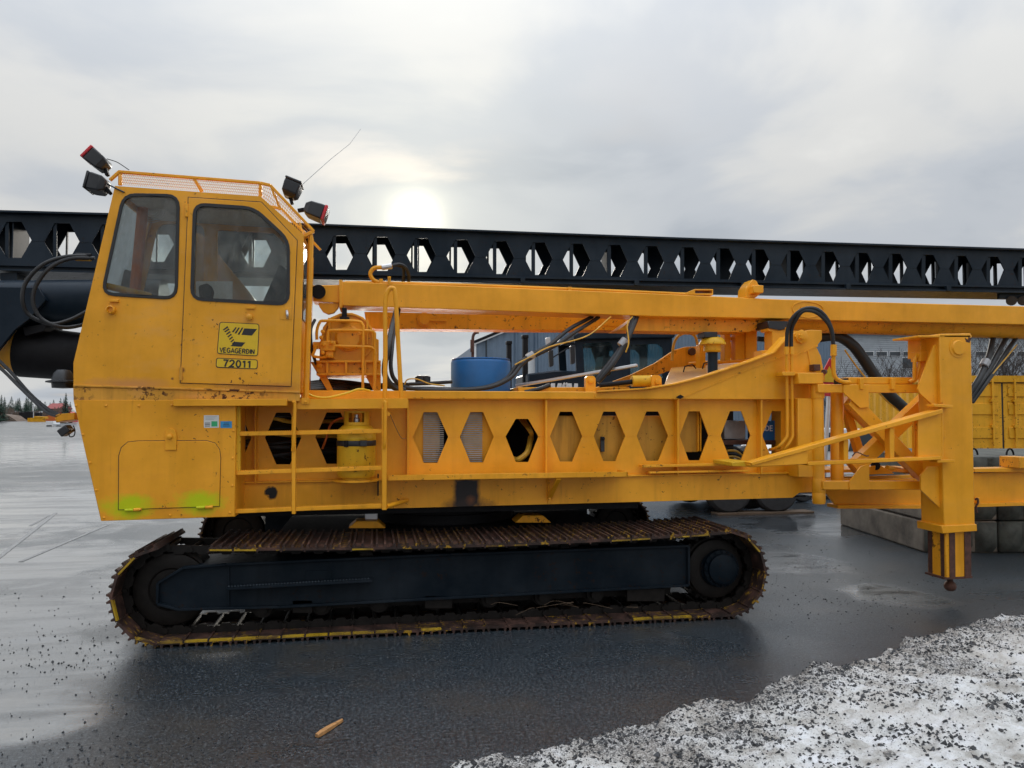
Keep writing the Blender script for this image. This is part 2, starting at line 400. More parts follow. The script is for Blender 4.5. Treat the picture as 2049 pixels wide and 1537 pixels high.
class MB:
    def __init__(s): s.v = []; s.f = []
    def add(s, vs, fs):
        o = len(s.v); s.v += [Vector(x) for x in vs]; s.f += [tuple(i + o for i in f) for f in fs]; return s
    def slab(s, front, back, holes=()):
        """front/back: lists of points (same count); holes: list of (front, back) loops"""
        n = len(front)
        loops = [front] + [h[0] for h in holes]; bl = [back] + [h[1] for h in holes]
        allf = [p for l in loops for p in l]; allb = [p for l in bl for p in l]; k = len(allf)
        fs = []
        if holes or n > 4:
            ys_ = abs((Vector(front[0]) - Vector(back[0])).y) > 1e-6
            tri = triangulate([[(p[0], p[2] if ys_ else p[1]) for p in l] for l in loops])
            fs += [tuple(t) for t in tri] + [tuple(i + k for i in reversed(t)) for t in tri]
        else:
            fs += [tuple(range(n)), tuple(reversed(range(k, k + n)))]
        o = 0
        for l in loops:
            m = len(l)
            fs += [(o + i, o + (i + 1) % m, k + o + (i + 1) % m, k + o + i) for i in range(m)]
            o += m
        return s.add(allf + allb, fs)
    def poly(s, pts, y0, y1, holes=()):
        fr = [P(x, y, y0) for x, y in pts]; bk = [Vector((p.x, y1, p.z)) for p in fr]
        hs = []
        for h in holes:
            a = [P(x, y, y0) for x, y in h]; hs.append((a, [Vector((p.x, y1, p.z)) for p in a]))
        return s.slab(fr, bk, hs)
    def web(s, xa, xb, topf, botf, holes, y0, y1, dx=0.0, yref=None):
        """plate with a row of openings, cut into upright slices; all in photo px on plane y0 (or yref)"""
        yr = y0 if yref is None else yref
        def pt(x, y, Y): p = P(x, y, yr); return Vector((p.x + dx, Y, p.z))
        def span(h, x):
            ys_ = []
            for (ax, ay), (bx, by) in zip(h, h[1:] + h[:1]):
                if abs(ax - bx) < 1e-6:
                    if abs(x - ax) < 1e-4: ys_ += [ay, by]
                elif min(ax, bx) - 1e-4 <= x <= max(ax, bx) + 1e-4: ys_.append(ay + (by - ay) * (x - ax) / (bx - ax))
            return min(ys_), max(ys_)
        br_ = sorted({round(v, 4) for v in [xa, xb] + [p[0] for h in holes for p in h if xa < p[0] < xb]})
        def quad(a_, b_, c_, d_): s.add([a_, b_, c_, d_], [(0, 1, 2, 3)])
        def piece(x0, x1, t0, t1, b0, b1):
            for Y in (y0, y1): quad(pt(x0, t0, Y), pt(x1, t1, Y), pt(x1, b1, Y), pt(x0, b0, Y))
        def edge(x0, x1, e0, e1): quad(pt(x0, e0, y0), pt(x1, e1, y0), pt(x1, e1, y1), pt(x0, e0, y1))
        for x0, x1 in zip(br_, br_[1:]):
            if x1 - x0 < 1e-3: continue
            m_ = (x0 + x1) / 2; h = next((h for h in holes if min(p[0] for p in h) < m_ < max(p[0] for p in h)), None)
            T0, T1, B0, B1 = topf(x0), topf(x1), botf(x0), botf(x1)
            edge(x0, x1, T0, T1); edge(x0, x1, B0, B1)
            if h is None: piece(x0, x1, T0, T1, B0, B1)
            else:
                (u0, l0), (u1, l1) = span(h, x0 + 1e-4), span(h, x1 - 1e-4)
                piece(x0, x1, T0, T1, u0, u1); piece(x0, x1, l0, l1, B0, B1); edge(x0, x1, u0, u1); edge(x0, x1, l0, l1)
        for h in holes:      # upright hole edges
            for (ax, ay), (bx, by) in zip(h, h[1:] + h[:1]):
                if abs(ax - bx) < 1e-6: quad(pt(ax, ay, y0), pt(bx, by, y0), pt(bx, by, y1), pt(ax, ay, y1))
        for x in (xa, xb): quad(pt(x, topf(x), y0), pt(x, botf(x), y0), pt(x, botf(x), y1), pt(x, topf(x), y1))
        return s
    def rect(s, x0, y0, x1, y1, Y0, Y1):
        return s.poly([(x0, y0), (x1, y0), (x1, y1), (x0, y1)], Y0, Y1)
    def box(s, a, b):
        x0, y0, z0 = a; x1, y1, z1 = b
        return s.add([(x0, y0, z0), (x1, y0, z0), (x1, y1, z0), (x0, y1, z0), (x0, y0, z1), (x1, y0, z1), (x1, y1, z1), (x0, y1, z1)],
                     [(0, 3, 2, 1), (4, 5, 6, 7), (0, 1, 5, 4), (1, 2, 6, 5), (2, 3, 7, 6), (3, 0, 4, 7)])
    def obox(s, c, ax, half):
        """oriented box: centre, three axis vectors, half sizes"""
        c = Vector(c); vs = []
        for sz in (-1, 1):
            for sy, sx in ((-1, -1), (-1, 1), (1, 1), (1, -1)):
                vs.append(c + Vector(ax[0]) * half[0] * sx + Vector(ax[1]) * half[1] * sy + Vector(ax[2]) * half[2] * sz)
        return s.add(vs, [(0, 3, 2, 1), (4, 5, 6, 7), (0, 1, 5, 4), (1, 2, 6, 5), (2, 3, 7, 6), (3, 0, 4, 7)])
    def bar(s, p0, p1, w, h, up=(0, 0, 1)):
        """rectangular bar from p0 to p1, h along 'up', w across"""
        p0 = Vector(p0); p1 = Vector(p1); d = (p1 - p0); ln = d.length; d.normalize()
        sd_ = d.cross(Vector(up)).normalized(); u = sd_.cross(d).normalized()
        return s.obox((p0 + p1) / 2, (d, sd_, u), (ln / 2, w / 2, h / 2))
    def tube(s, pts, r, n=8, cap=True):
        pts = [Vector(p) for p in pts]; vs = []; fs = []; u = None
        for i, p in enumerate(pts):
            d = (pts[min(i + 1, len(pts) - 1)] - pts[max(i - 1, 0)]).normalized()
            if u is None:
                u = d.orthogonal().normalized()
            else:
                u = (u - d * u.dot(d)).normalized()
            v = d.cross(u)
            rr = r[i] if isinstance(r, (list, tuple)) else r
            vs += [p + (u * math.cos(2 * math.pi * k / n) + v * math.sin(2 * math.pi * k / n)) * rr for k in range(n)]
        for i in range(len(pts) - 1):
            for k in range(n):
                fs.append((i * n + k, i * n + (k + 1) % n, (i + 1) * n + (k + 1) % n, (i + 1) * n + k))
        if cap: fs += [tuple(reversed(range(n))), tuple(range((len(pts) - 1) * n, len(pts) * n))]
        return s.add(vs, fs)
    def cyl(s, p0, p1, r0, r1=None, n=16): return s.tube([p0, p1], [r0, r0 if r1 is None else r1], n)
    def lathe(s, prof, c, axis='Z', n=24):
        """prof: list of (radius, along); closed with caps"""
        vs = []; fs = []; c = Vector(c)
        for r, a in prof:
            for k in range(n):
                q = 2 * math.pi * k / n; x, y = r * math.cos(q), r * math.sin(q)
                vs.append(c + (Vector((x, y, a)) if axis == 'Z' else Vector((x, a, y)) if axis == 'Y' else Vector((a, x, y))))
        for i in range(len(prof) - 1):
            for k in range(n):
                fs.append((i * n + k, i * n + (k + 1) % n, (i + 1) * n + (k + 1) % n, (i + 1) * n + k))
        fs += [tuple(reversed(range(n))), tuple(range((len(prof) - 1) * n, len(prof) * n))]
        return s.add(vs, fs)
    def mesh(s, name, m, smooth=True, sharp=35):
        me = bpy.data.meshes.new(name); me.from_pydata([tuple(v) for v in s.v], [], s.f); me.update()
        bm = bmesh.new(); bm.from_mesh(me); bmesh.ops.remove_doubles(bm, verts=bm.verts, dist=2e-5); bmesh.ops.recalc_face_normals(bm, faces=bm.faces); bm.to_mesh(me); bm.free()
        if smooth:
            me.shade_smooth(); me.set_sharp_from_angle(angle=R(sharp))
        if m: me.materials.append(M[m] if isinstance(m, str) else m)
        return me
    def build(s, name, m, parent=None, bevel=0.0, smooth=True, seg=1, sharp=35):
        ob = bpy.data.objects.new(name, s.mesh(name, m, smooth, sharp)); COL.objects.link(ob)
        if parent is not None: ob.parent = parent
        if bevel:
            md = ob.modifiers.new('bevel', 'BEVEL'); md.width = bevel; md.segments = seg
            md.limit_method = 'ANGLE'; md.angle_limit = R(40)
        return ob
def tag(o, label, cat=None, group=None, kind=None):
    if label: o['label'] = label
    if cat: o['category'] = cat
    if group: o['group'] = group
    if kind: o['kind'] = kind
    return o
def empty(name, loc=(0, 0, 0), label=None, cat=None, group=None):
    o = bpy.data.objects.new(name, None); COL.objects.link(o); o.location = loc; o.empty_display_size = 0.2
    return tag(o, label, cat, group)
def inst(name, me, parent, mw):
    o = bpy.data.objects.new(name, me); COL.objects.link(o)
    if parent is not None: o.parent = parent
    o.matrix_local = mw
    return o
def roundp(pts, r, n=4):
    """round the corners of a pixel polygon"""
    out = []; m = len(pts)
    for i in range(m):
        p = Vector(pts[i]).to_2d(); a = Vector(pts[i - 1]).to_2d(); b = Vector(pts[(i + 1) % m]).to_2d()
        da = (a - p); db = (b - p); ra = min(r, da.length * 0.45); rb = min(r, db.length * 0.45)
        q0 = p + da.normalized() * ra; q1 = p + db.normalized() * rb
        for k in range(n + 1):
            t = k / n
            q = q0 * (1 - t) ** 2 + p * 2 * t * (1 - t) + q1 * t ** 2
            out.append((q.x, q.y))
    return out
def grow(pts, d):
    """offset a (convex) pixel polygon outward by d px"""
    c = Vector((sum(p[0] for p in pts) / len(pts), sum(p[1] for p in pts) / len(pts))); m = len(pts); out = []
    for i in range(m):
        p = Vector(pts[i]); a = Vector(pts[i - 1]); b = Vector(pts[(i + 1) % m])
        nn_ = Vector((0.0, 0.0))
        for u, v in ((a, p), (p, b)):
            e = v - u
            if e.length < 1e-6: continue
            n_ = Vector((e.y, -e.x)).normalized()
            if n_.dot((u + v) / 2 - c) < 0: n_ = -n_
            nn_ += n_
        nn_.normalize(); q = p + nn_ * d; out.append((q.x, q.y))
    return out
def curve(pts, n=8):
    """Catmull-Rom through world points"""
    pts = [Vector(p) for p in pts]; out = []
    q = [pts[0] * 2 - pts[1]] + pts + [pts[-1] * 2 - pts[-2]]
    for i in range(1, len(q) - 2):
        for k in range(n):
            t = k / n; a, b, c, d = q[i - 1], q[i], q[i + 1], q[i + 2]
            out.append(0.5 * ((2 * b) + (c - a) * t + (2 * a - 5 * b + 4 * c - d) * t * t + (3 * b - a - 3 * c + d) * t ** 3))
    out.append(pts[-1]); return out
def hose(name, pts, r, m, parent, n=8, k=7):
    """pts: (px, py, Y)"""
    return MB().tube(curve([P(*p) for p in pts], k), r, n).build(name, m, parent)
def arc(cx, cy, rx, ry, a0, a1, n=9): return [(cx + rx * math.cos(R(a0 + (a1 - a0) * i / n)), cy + ry * math.sin(R(a0 + (a1 - a0) * i / n))) for i in range(n + 1)]
GL = {   # plain grotesque capitals and digits: (width, strokes) on a unit-high box
 'V': (.66, [[(0, 1), (.33, 0), (.66, 1)]]), 'E': (.56, [[(.5, 1), (.0, 1), (.0, 0), (.52, 0)], [(0, .52), (.46, .52)]]),
 'G': (.72, [arc(.37, .5, .37, .5, 48, 318, 14) + [(.68, .44)], [(.38, .46), (.70, .46)]]), 'A': (.68, [[(0, 0), (.34, 1), (.68, 0)], [(.12, .32), (.56, .32)]]),
 'R': (.62, [[(0, 0), (0, 1)], [(0, .96), (.34, .96)] + arc(.36, .73, .22, .23, 80, -80, 6) + [(.34, .50), (0, .50)], [(.34, .48), (.60, 0)]]),
 '\u00d0': (.70, [[(.06, 0), (.06, 1)], [(.06, .965), (.30, .965)] + arc(.30, .5, .36, .465, 80, -80, 8) + [(.30, .035), (.06, .035)], [(-.08, .52), (.32, .52)]]),
 'I': (.10, [[(.05, 0), (.05, 1)]]), 'N': (.62, [[(.0, 0), (.0, 1)], [(.0, .98), (.6, .02)], [(.6, 0), (.6, 1)]]), 'M': (.78, [[(0, 0), (0, 1)], [(0, .98), (.38, .1), (.76, .98)], [(.76, 0), (.76, 1)]]),
 '7': (.56, [[(0, .95), (.54, .95), (.34, .5), (.22, 0)]]), '2': (.56, [arc(.27, .70, .25, .27, 175, -25, 9) + [(.30, .30), (.04, .05), (.55, .05)]]),
 '0': (.58, [arc(.29, .5, .25, .46, 90, 449.9, 20)]), '1': (.40, [[(.02, .74), (.22, .92)], [(.26, 0), (.26, 1)]]), '4': (.58, [[(.42, 0), (.42, 1)], [(.40, .96), (.04, .30), (.56, .30)]]),
 'X': (.6, [[(0, 0), (.58, 1)], [(0, 1), (.58, 0)]]), 'D': (.66, [[(0, 0), (0, 1)], [(0, .965), (.26, .965)] + arc(.26, .5, .36, .465, 80, -80, 8) + [(.26, .035), (0, .035)]])}
def letters(body, height, weight, width, m, name, parent, c, tilt=0.0, th=0.0012):
    """flat raised lettering centred on c, facing the photographer (towards -Y)"""
    tot = sum(GL[ch][0] + .22 for ch in body) - .22; k = width / tot; mb = MB(); x = -width / 2; e = 0
    ca, sa = math.cos(tilt), math.sin(tilt)
    def put(u, v, y): return Vector((c[0] + u * ca + v * sa, c[1] + y, c[2] - u * sa + v * ca))
    for ch in body:
        for stk_ in GL[ch][1]:
            pts = [Vector((x + px_ * k, (py_ - .5) * height)) for px_, py_ in stk_]; e += 1; off = -(e % 5) * 0.00025
            Lp, Rp = [], []
            for i, p in enumerate(pts):
                d0 = (p - pts[i - 1]).normalized() if i else (pts[1] - p).normalized(); d1 = (pts[i + 1] - p).normalized() if i < len(pts) - 1 else d0
                n0 = Vector((-d0.y, d0.x)); n1 = Vector((-d1.y, d1.x)); nn2 = (n0 + n1); nn2 = nn2.normalized() if nn2.length > .3 else n0
                f_ = weight / 2 / max(.45, nn2.dot(n0)); Lp.append(p + nn2 * f_); Rp.append(p - nn2 * f_)
            n_ = len(pts); vs = [put(p.x, p.y, off - th) for p in Lp] + [put(p.x, p.y, off - th) for p in Rp] + [put(p.x, p.y, off) for p in Lp] + [put(p.x, p.y, off) for p in Rp]; fs = []
            for i in range(n_ - 1):
                fs += [(i, i + 1, n_ + i + 1, n_ + i), (i, 2 * n_ + i, 2 * n_ + i + 1, i + 1), (n_ + i, n_ + i + 1, 3 * n_ + i + 1, 3 * n_ + i)]
            mb.add(vs, fs)
        x += (GL[ch][0] + .22) * k
    return mb.build(name, m, parent, smooth=False)

# ------------------------------------------------------------------ ground and snow
gm = MB()
xs = [-900, -60, -12, -4, 0, 4, 8, 14, 60, 900]; ys = [-60, -4, 0, 3, 6, 9, 13, 30, 120, 1400]
gm.add([(x, y, 0) for y in ys for x in xs], [(j * 10 + i, j * 10 + i + 1, (j + 1) * 10 + i + 1, (j + 1) * 10 + i) for j in range(9) for i in range(9)])
ground = gm.build('ground', 'ground', smooth=False); tag(ground, 'wet dark asphalt yard', kind='structure')

for (a_, b_, wd) in (((-60, 1160), (112, 1026), .07), ((40, 1124), (215, 1050), .06), ((60, 1052), (100, 1030), .05)):
    p, q = G(*a_, .004), G(*b_, .004); d_ = (q - p).normalized(); n_ = Vector((-d_.y, d_.x, 0)) * wd / 2
    o = MB().add([p - n_, q - n_, q + n_, p + n_], [(0, 1, 2, 3)]).build('painted_line', 'oldline'); tag(o, 'faint worn white line painted on the wet asphalt', kind='structure')
CREST = [(500, 1680), (680, 1590), (840, 1537), (915, 1508), (1050, 1488), (1190, 1458), (1330, 1432), (1420, 1398), (1500, 1392), (1600, 1352), (1690, 1325), (1780, 1300), (1880, 1270), (1960, 1245), (2049, 1228), (2200, 1180), (2500, 1110), (3000, 1030)]
crest = [G(x, y, 0.2) for x, y in CREST]
def crest_d(x, y):
    """signed distance behind the crest line (towards the photographer positive)"""
    best = 1e9; sg = 1
    for a, b in zip(crest, crest[1:]):
        ex, ey = b.x - a.x, b.y - a.y; l2 = ex * ex + ey * ey
        t = max(0, min(1, ((x - a.x) * ex + (y - a.y) * ey) / l2))
        dx, dy = x - a.x - ex * t, y - a.y - ey * t; d = math.hypot(dx, dy)
        if d < best:
            best = d; sg = 1 if ex * dy - ey * dx < 0 else -1
    return best * sg
def snow_h(x, y):
    n_ = noise.fractal(Vector((x * 1.6, y * 1.6, 0.3)), 0.9, 2.1, 5)
    n2_ = noise.fractal(Vector((x * 7, y * 7, 4.3)), 0.8, 2.1, 4)
    d = crest_d(x, y) + 0.05 * n_ + 0.03 * n2_
    if d < -0.22: return -0.05
    h = (d + 0.22) / 0.22
    if h < 1: h = 0.2 * (h * h * (3 - 2 * h)) - 0.02
    else: h = 0.18 + 0.06 * min(1, d / 1.2) + 0.10 * max(0, min(1, (d - 0.5) / 1.5))
    return h + 0.040 * n_ + 0.028 * n2_ + 0.011 * noise.noise(Vector((x * 30, y * 30, 2)))
sm = MB(); NX, NY = 400, 280; X0, X1, Y0_, Y1_ = -0.9, 6.6, 1.7, 6.7
vs = []; 
for j in range(NY + 1):
    for i in range(NX + 1):
        x = X0 + (X1 - X0) * i / NX; y = Y0_ + (Y1_ - Y0_) * j / NY
        vs.append((x, y, snow_h(x, y)))
fs = []
for j in range(NY):
    for i in range(NX):
        q = (j * (NX + 1) + i, j * (NX + 1) + i + 1, (j + 1) * (NX + 1) + i + 1, (j + 1) * (NX + 1) + i)
        if max(vs[k][2] for k in q) > -0.03: fs.append(q)
used = sorted({k for q in fs for k in q}); ren = {k: i for i, k in enumerate(used)}
sm.add([vs[k] for k in used], [tuple(ren[k] for k in q) for q in fs])
snow = sm.build('snow_bank', 'snow', sharp=180)
at_ = snow.data.attributes.new('dirt', 'FLOAT', 'POINT')
def lumps():
    """icy lumps lying in the bank, merged into one piece of stuff"""
    mb = MB(); rnd = random.Random(3); bmi = bmesh.new(); bmesh.ops.create_icosphere(bmi, subdivisions=2, radius=1); iv = [v.co.copy() for v in bmi.verts]; fi = [tuple(v.index for v in f.verts) for f in bmi.faces]; bmi.free()
    for i in range(420):
        x, y = rnd.uniform(-.4, 5.8), rnd.uniform(2.5, 6.0); d = crest_d(x, y)
        if d < -.16 or d > 1.6 or rnd.random() > (1.0 if d < .35 else .25): continue
        r_ = rnd.choice((.008, .012, .016, .022, .03)); c_ = Vector((x, y, max(0, snow_h(x, y)) - r_ * .25)); sd_ = rnd.uniform(0, 50)
        mb.add([c_ + v * r_ * (1 + .8 * noise.noise(v * 1.3 + Vector((sd_, 0, 0))) + .4 * noise.noise(v * 3.1 + Vector((0, sd_, 0)))) * Vector((1, 1, .7)) for v in iv], fi)
    return mb

dv = []
for v in snow.data.vertices:
    d = crest_d(v.co.x, v.co.y); cl = noise.fractal(Vector((v.co.x * 1.8, v.co.y * 1.8, 5)), 0.8, 2, 4)
    dv.append(max(0.0, min(1.0, 0.95 - max(d, 0) / 0.9 + cl * 1.2)))
at_.data.foreach_set('value', dv)
lm = lumps().build('snow_lumps', 'snow', sharp=180); a2 = lm.data.attributes.new('dirt', 'FLOAT', 'POINT'); a2.data.foreach_set('value', [.75] * len(lm.data.vertices))
tag(lm, 'icy grey lumps of snow along the bank', kind='stuff')
tag(snow, 'dirty old snow bank speckled with black grit', kind='structure')

def stone(mb, c, r):
    """small angular stone"""
    vs = []
    for d in ((1, 0, 0), (-1, 0, 0), (0, 1, 0), (0, -1, 0), (0, 0, 1), (0, 0, -1)):
        k = r * random.uniform(0.6, 1.25)
        vs.append(Vector(c) + Vector(d) * k * (1, 1, 0.75)[[abs(x) for x in d].index(1)] + Vector((random.uniform(-.3, .3), random.uniform(-.3, .3), random.uniform(-.2, .2))) * r)
    mb.add(vs, [(0, 2, 4), (2, 1, 4), (1, 3, 4), (3, 0, 4), (2, 0, 5), (1, 2, 5), (3, 1, 5), (0, 3, 5)])
gr = MB()
for i in range(80000):
    x = random.uniform(-0.6, 6.2); y = random.uniform(2.3, 6.3)
    d = crest_d(x, y)
    if d < -0.2 or (d > 1.5 and random.random() < 0.35): continue
    cl = noise.fractal(Vector((x * 2.2, y * 2.2, 9)), 0.8, 2, 4)
    dens = 0.12 + 1.1 * max(0, cl * 1.6 + 0.22)
    if d < 0.6: dens += 0.75 * (1 - max(d, 0) / 0.6)
    if random.random() > dens: continue
    z = snow_h(x, y)
    if z < -0.01: continue
    stone(gr, (x, y, z + 0.001), random.choice((0.002, 0.003, 0.003, 0.004, 0.004, 0.005, 0.006, 0.007, 0.009, 0.011, 0.015)) * random.uniform(0.75, 1.3))
tag(gr.build('snow_grit', 'grit', smooth=False), 'black grit strewn over the snow bank', kind='stuff')
pb = MB()
clumps = [(G(60, 1290), 0.7, 260), (G(180, 1330), 0.5, 180), (G(330, 1520), 0.4, 900), (G(200, 1460), 0.9, 160), (G(60, 1200), 0.8, 120), (G(1600, 1130), 0.8, 200), (G(1700, 1180), 0.9, 280), (G(1560, 1090), 0.6, 150), (G(1800, 1215), 0.7, 260), (G(620, 1500), 0.9, 120), (G(1960, 1165), 0.6, 120)]
for c, rad, n_ in clumps:
    for i in range(n_):
        stone(pb, (c.x + random.gauss(0, rad), c.y + random.gauss(0, rad * 0.55), 0.003), random.choice((0.002, 0.003, 0.004, 0.006, 0.010)) * random.uniform(0.6, 1.2))
for i in range(1700):
    x = random.uniform(-3.4, 5.5); y = random.uniform(3.7, 11)
    if crest_d(x, y) < 0.1 or y > 6.4: stone(pb, (x, y, 0.002), random.choice((0.002, 0.003, 0.004, 0.007)) * random.uniform(0.7, 1.3))
tag(pb.build('gravel', 'grit', smooth=False), 'loose dark gravel scattered on the wet asphalt', kind='stuff')
# broken stick and twigs on the asphalt
a = G(634, 1472, 0.015); b = G(685, 1440, 0.015); st = MB()
d = (b - a).normalized(); sdv = Vector((-d.y, d.x, 0)); vs = []
for i in range(6):
    t = i / 5; c = a.lerp(b, t); wv = 0.016 * (0.75 + 0.35 * math.sin(3 * t + 0.7)); hv = 0.011 + 0.004 * math.sin(5 * t)
    vs += [c - sdv * wv - Vector((0, 0, 0.012)), c + sdv * wv - Vector((0, 0, 0.012)), c + sdv * wv * 0.8 + Vector((0, 0, hv)), c - sdv * wv * 0.9 + Vector((0, 0, hv * 0.8))]
fs = [(i * 4 + k, i * 4 + (k + 1) % 4, i * 4 + 4 + (k + 1) % 4, i * 4 + 4 + k) for i in range(5) for k in range(4)] + [(3, 2, 1, 0), (20, 21, 22, 23)]
tag(st.add(vs, fs).build('wood_stick', 'wood', bevel=0.002), 'broken piece of light brown wood lying on the wet asphalt', 'stick')
tw = MB().tube(curve([G(570, 1502, 0.004), G(590, 1487, 0.012), G(625, 1492, 0.006), G(650, 1484, 0.01), G(700, 1478, 0.005)], 5), 0.0022, 5)
tag(tw.build('twig', 'bark'), 'thin dark twig curling beside the broken piece of wood', 'twig')

# ------------------------------------------------------------------ the rig
RIG = empty('piling_rig', (0, 0, 0), 'large yellow crawler piling rig with black mast laid along its top', 'piling rig')
YC, YW, YM, YB = 6.95, 7.45, 8.55, 8.0

# --- crawler tracks
PITCH_S = 0.2005
def shoe_mesh(m):
    s = MB(); w_ = 0.45
    s.box((-0.100, -w_, -0.014), (0.092, w_, 0.008))
    # curved lips at the two ends of the plate
    s.add([(-0.112, -w_, -0.028), (-0.098, -w_, -0.028), (-0.096, -w_, 0.006), (-0.106, -w_, 0.006), (-0.112, w_, -0.028), (-0.098, w_, -0.028), (-0.096, w_, 0.006), (-0.106, w_, 0.006)],
          [(0, 1, 2, 3), (7, 6, 5, 4), (0, 4, 5, 1), (1, 5, 6, 2), (2, 6, 7, 3), (3, 7, 4, 0)])
    for gx in (-0.082, -0.008, 0.072):
        s.add([(gx - 0.013, -w_, 0.006), (gx + 0.013, -w_, 0.006), (gx + 0.008, -w_, 0.036), (gx - 0.008, -w_, 0.036),
               (gx - 0.013, w_, 0.006), (gx + 0.013, w_, 0.006), (gx + 0.008, w_, 0.036), (gx - 0.008, w_, 0.036)],
              [(0, 1, 2, 3), (7, 6, 5, 4), (1, 5, 6, 2), (2, 6, 7, 3), (3, 7, 4, 0)])
    return s.mesh('track_shoe', m, False)
def link_mesh():
    s = MB()
    for yy in (-0.215, 0.185):
        pr = [(-0.112, 0.0), (-0.112, 0.035), (-0.085, 0.062), (-0.05, 0.055), (-0.035, 0.075), (0.035, 0.075), (0.05, 0.055), (0.085, 0.062), (0.112, 0.035), (0.112, 0.0)]
        fr = [Vector((x, yy, -0.014 - z)) for x, z in pr]; s.slab(fr, [p + Vector((0, 0.03, 0)) for p in fr])
    s.cyl((0.1, -0.235, -0.05), (0.1, 0.235, -0.05), 0.022, n=8)
    return s.mesh('chain_link', 'grease')
def paint_edge_mesh():
    s = MB(); s.box((-0.096, -0.4525, -0.014), (0.088, -0.4505, -0.002)); s.box((-0.096, -0.4525, -0.0165), (0.088, -0.41, -0.0137))
    return s.mesh('painted_edge', 'shoe_paint', False)
SHOE, LINK, EDGE = shoe_mesh('rust'), link_mesh(), paint_edge_mesh()
XL, XR, RAD = -1.80, 3.36, 0.404
def track_path(s_):
    """arc length -> (x, z, tangent angle); starts at bottom left, runs to the right"""
    ln = XR - XL; arc = math.pi * RAD
    if s_ < ln: return XL + s_, RAD - RAD, math.pi
    s_ -= ln
    if s_ < arc:
        q = s_ / RAD; return XR + RAD * math.sin(q), RAD - RAD * math.cos(q), math.pi + q
    s_ -= arc
    if s_ < ln:
        t = s_ / ln; sag = -0.055 * math.sin(math.pi * t) ** 0.8; return XR - s_, 2 * RAD + sag, 0.0
    s_ -= ln
    q = s_ / RAD; return XL - RAD * math.sin(q), RAD + RAD * math.cos(q), q
total = 2 * (XR - XL) + 2 * math.pi * RAD; NS = int(round(total / PITCH_S))
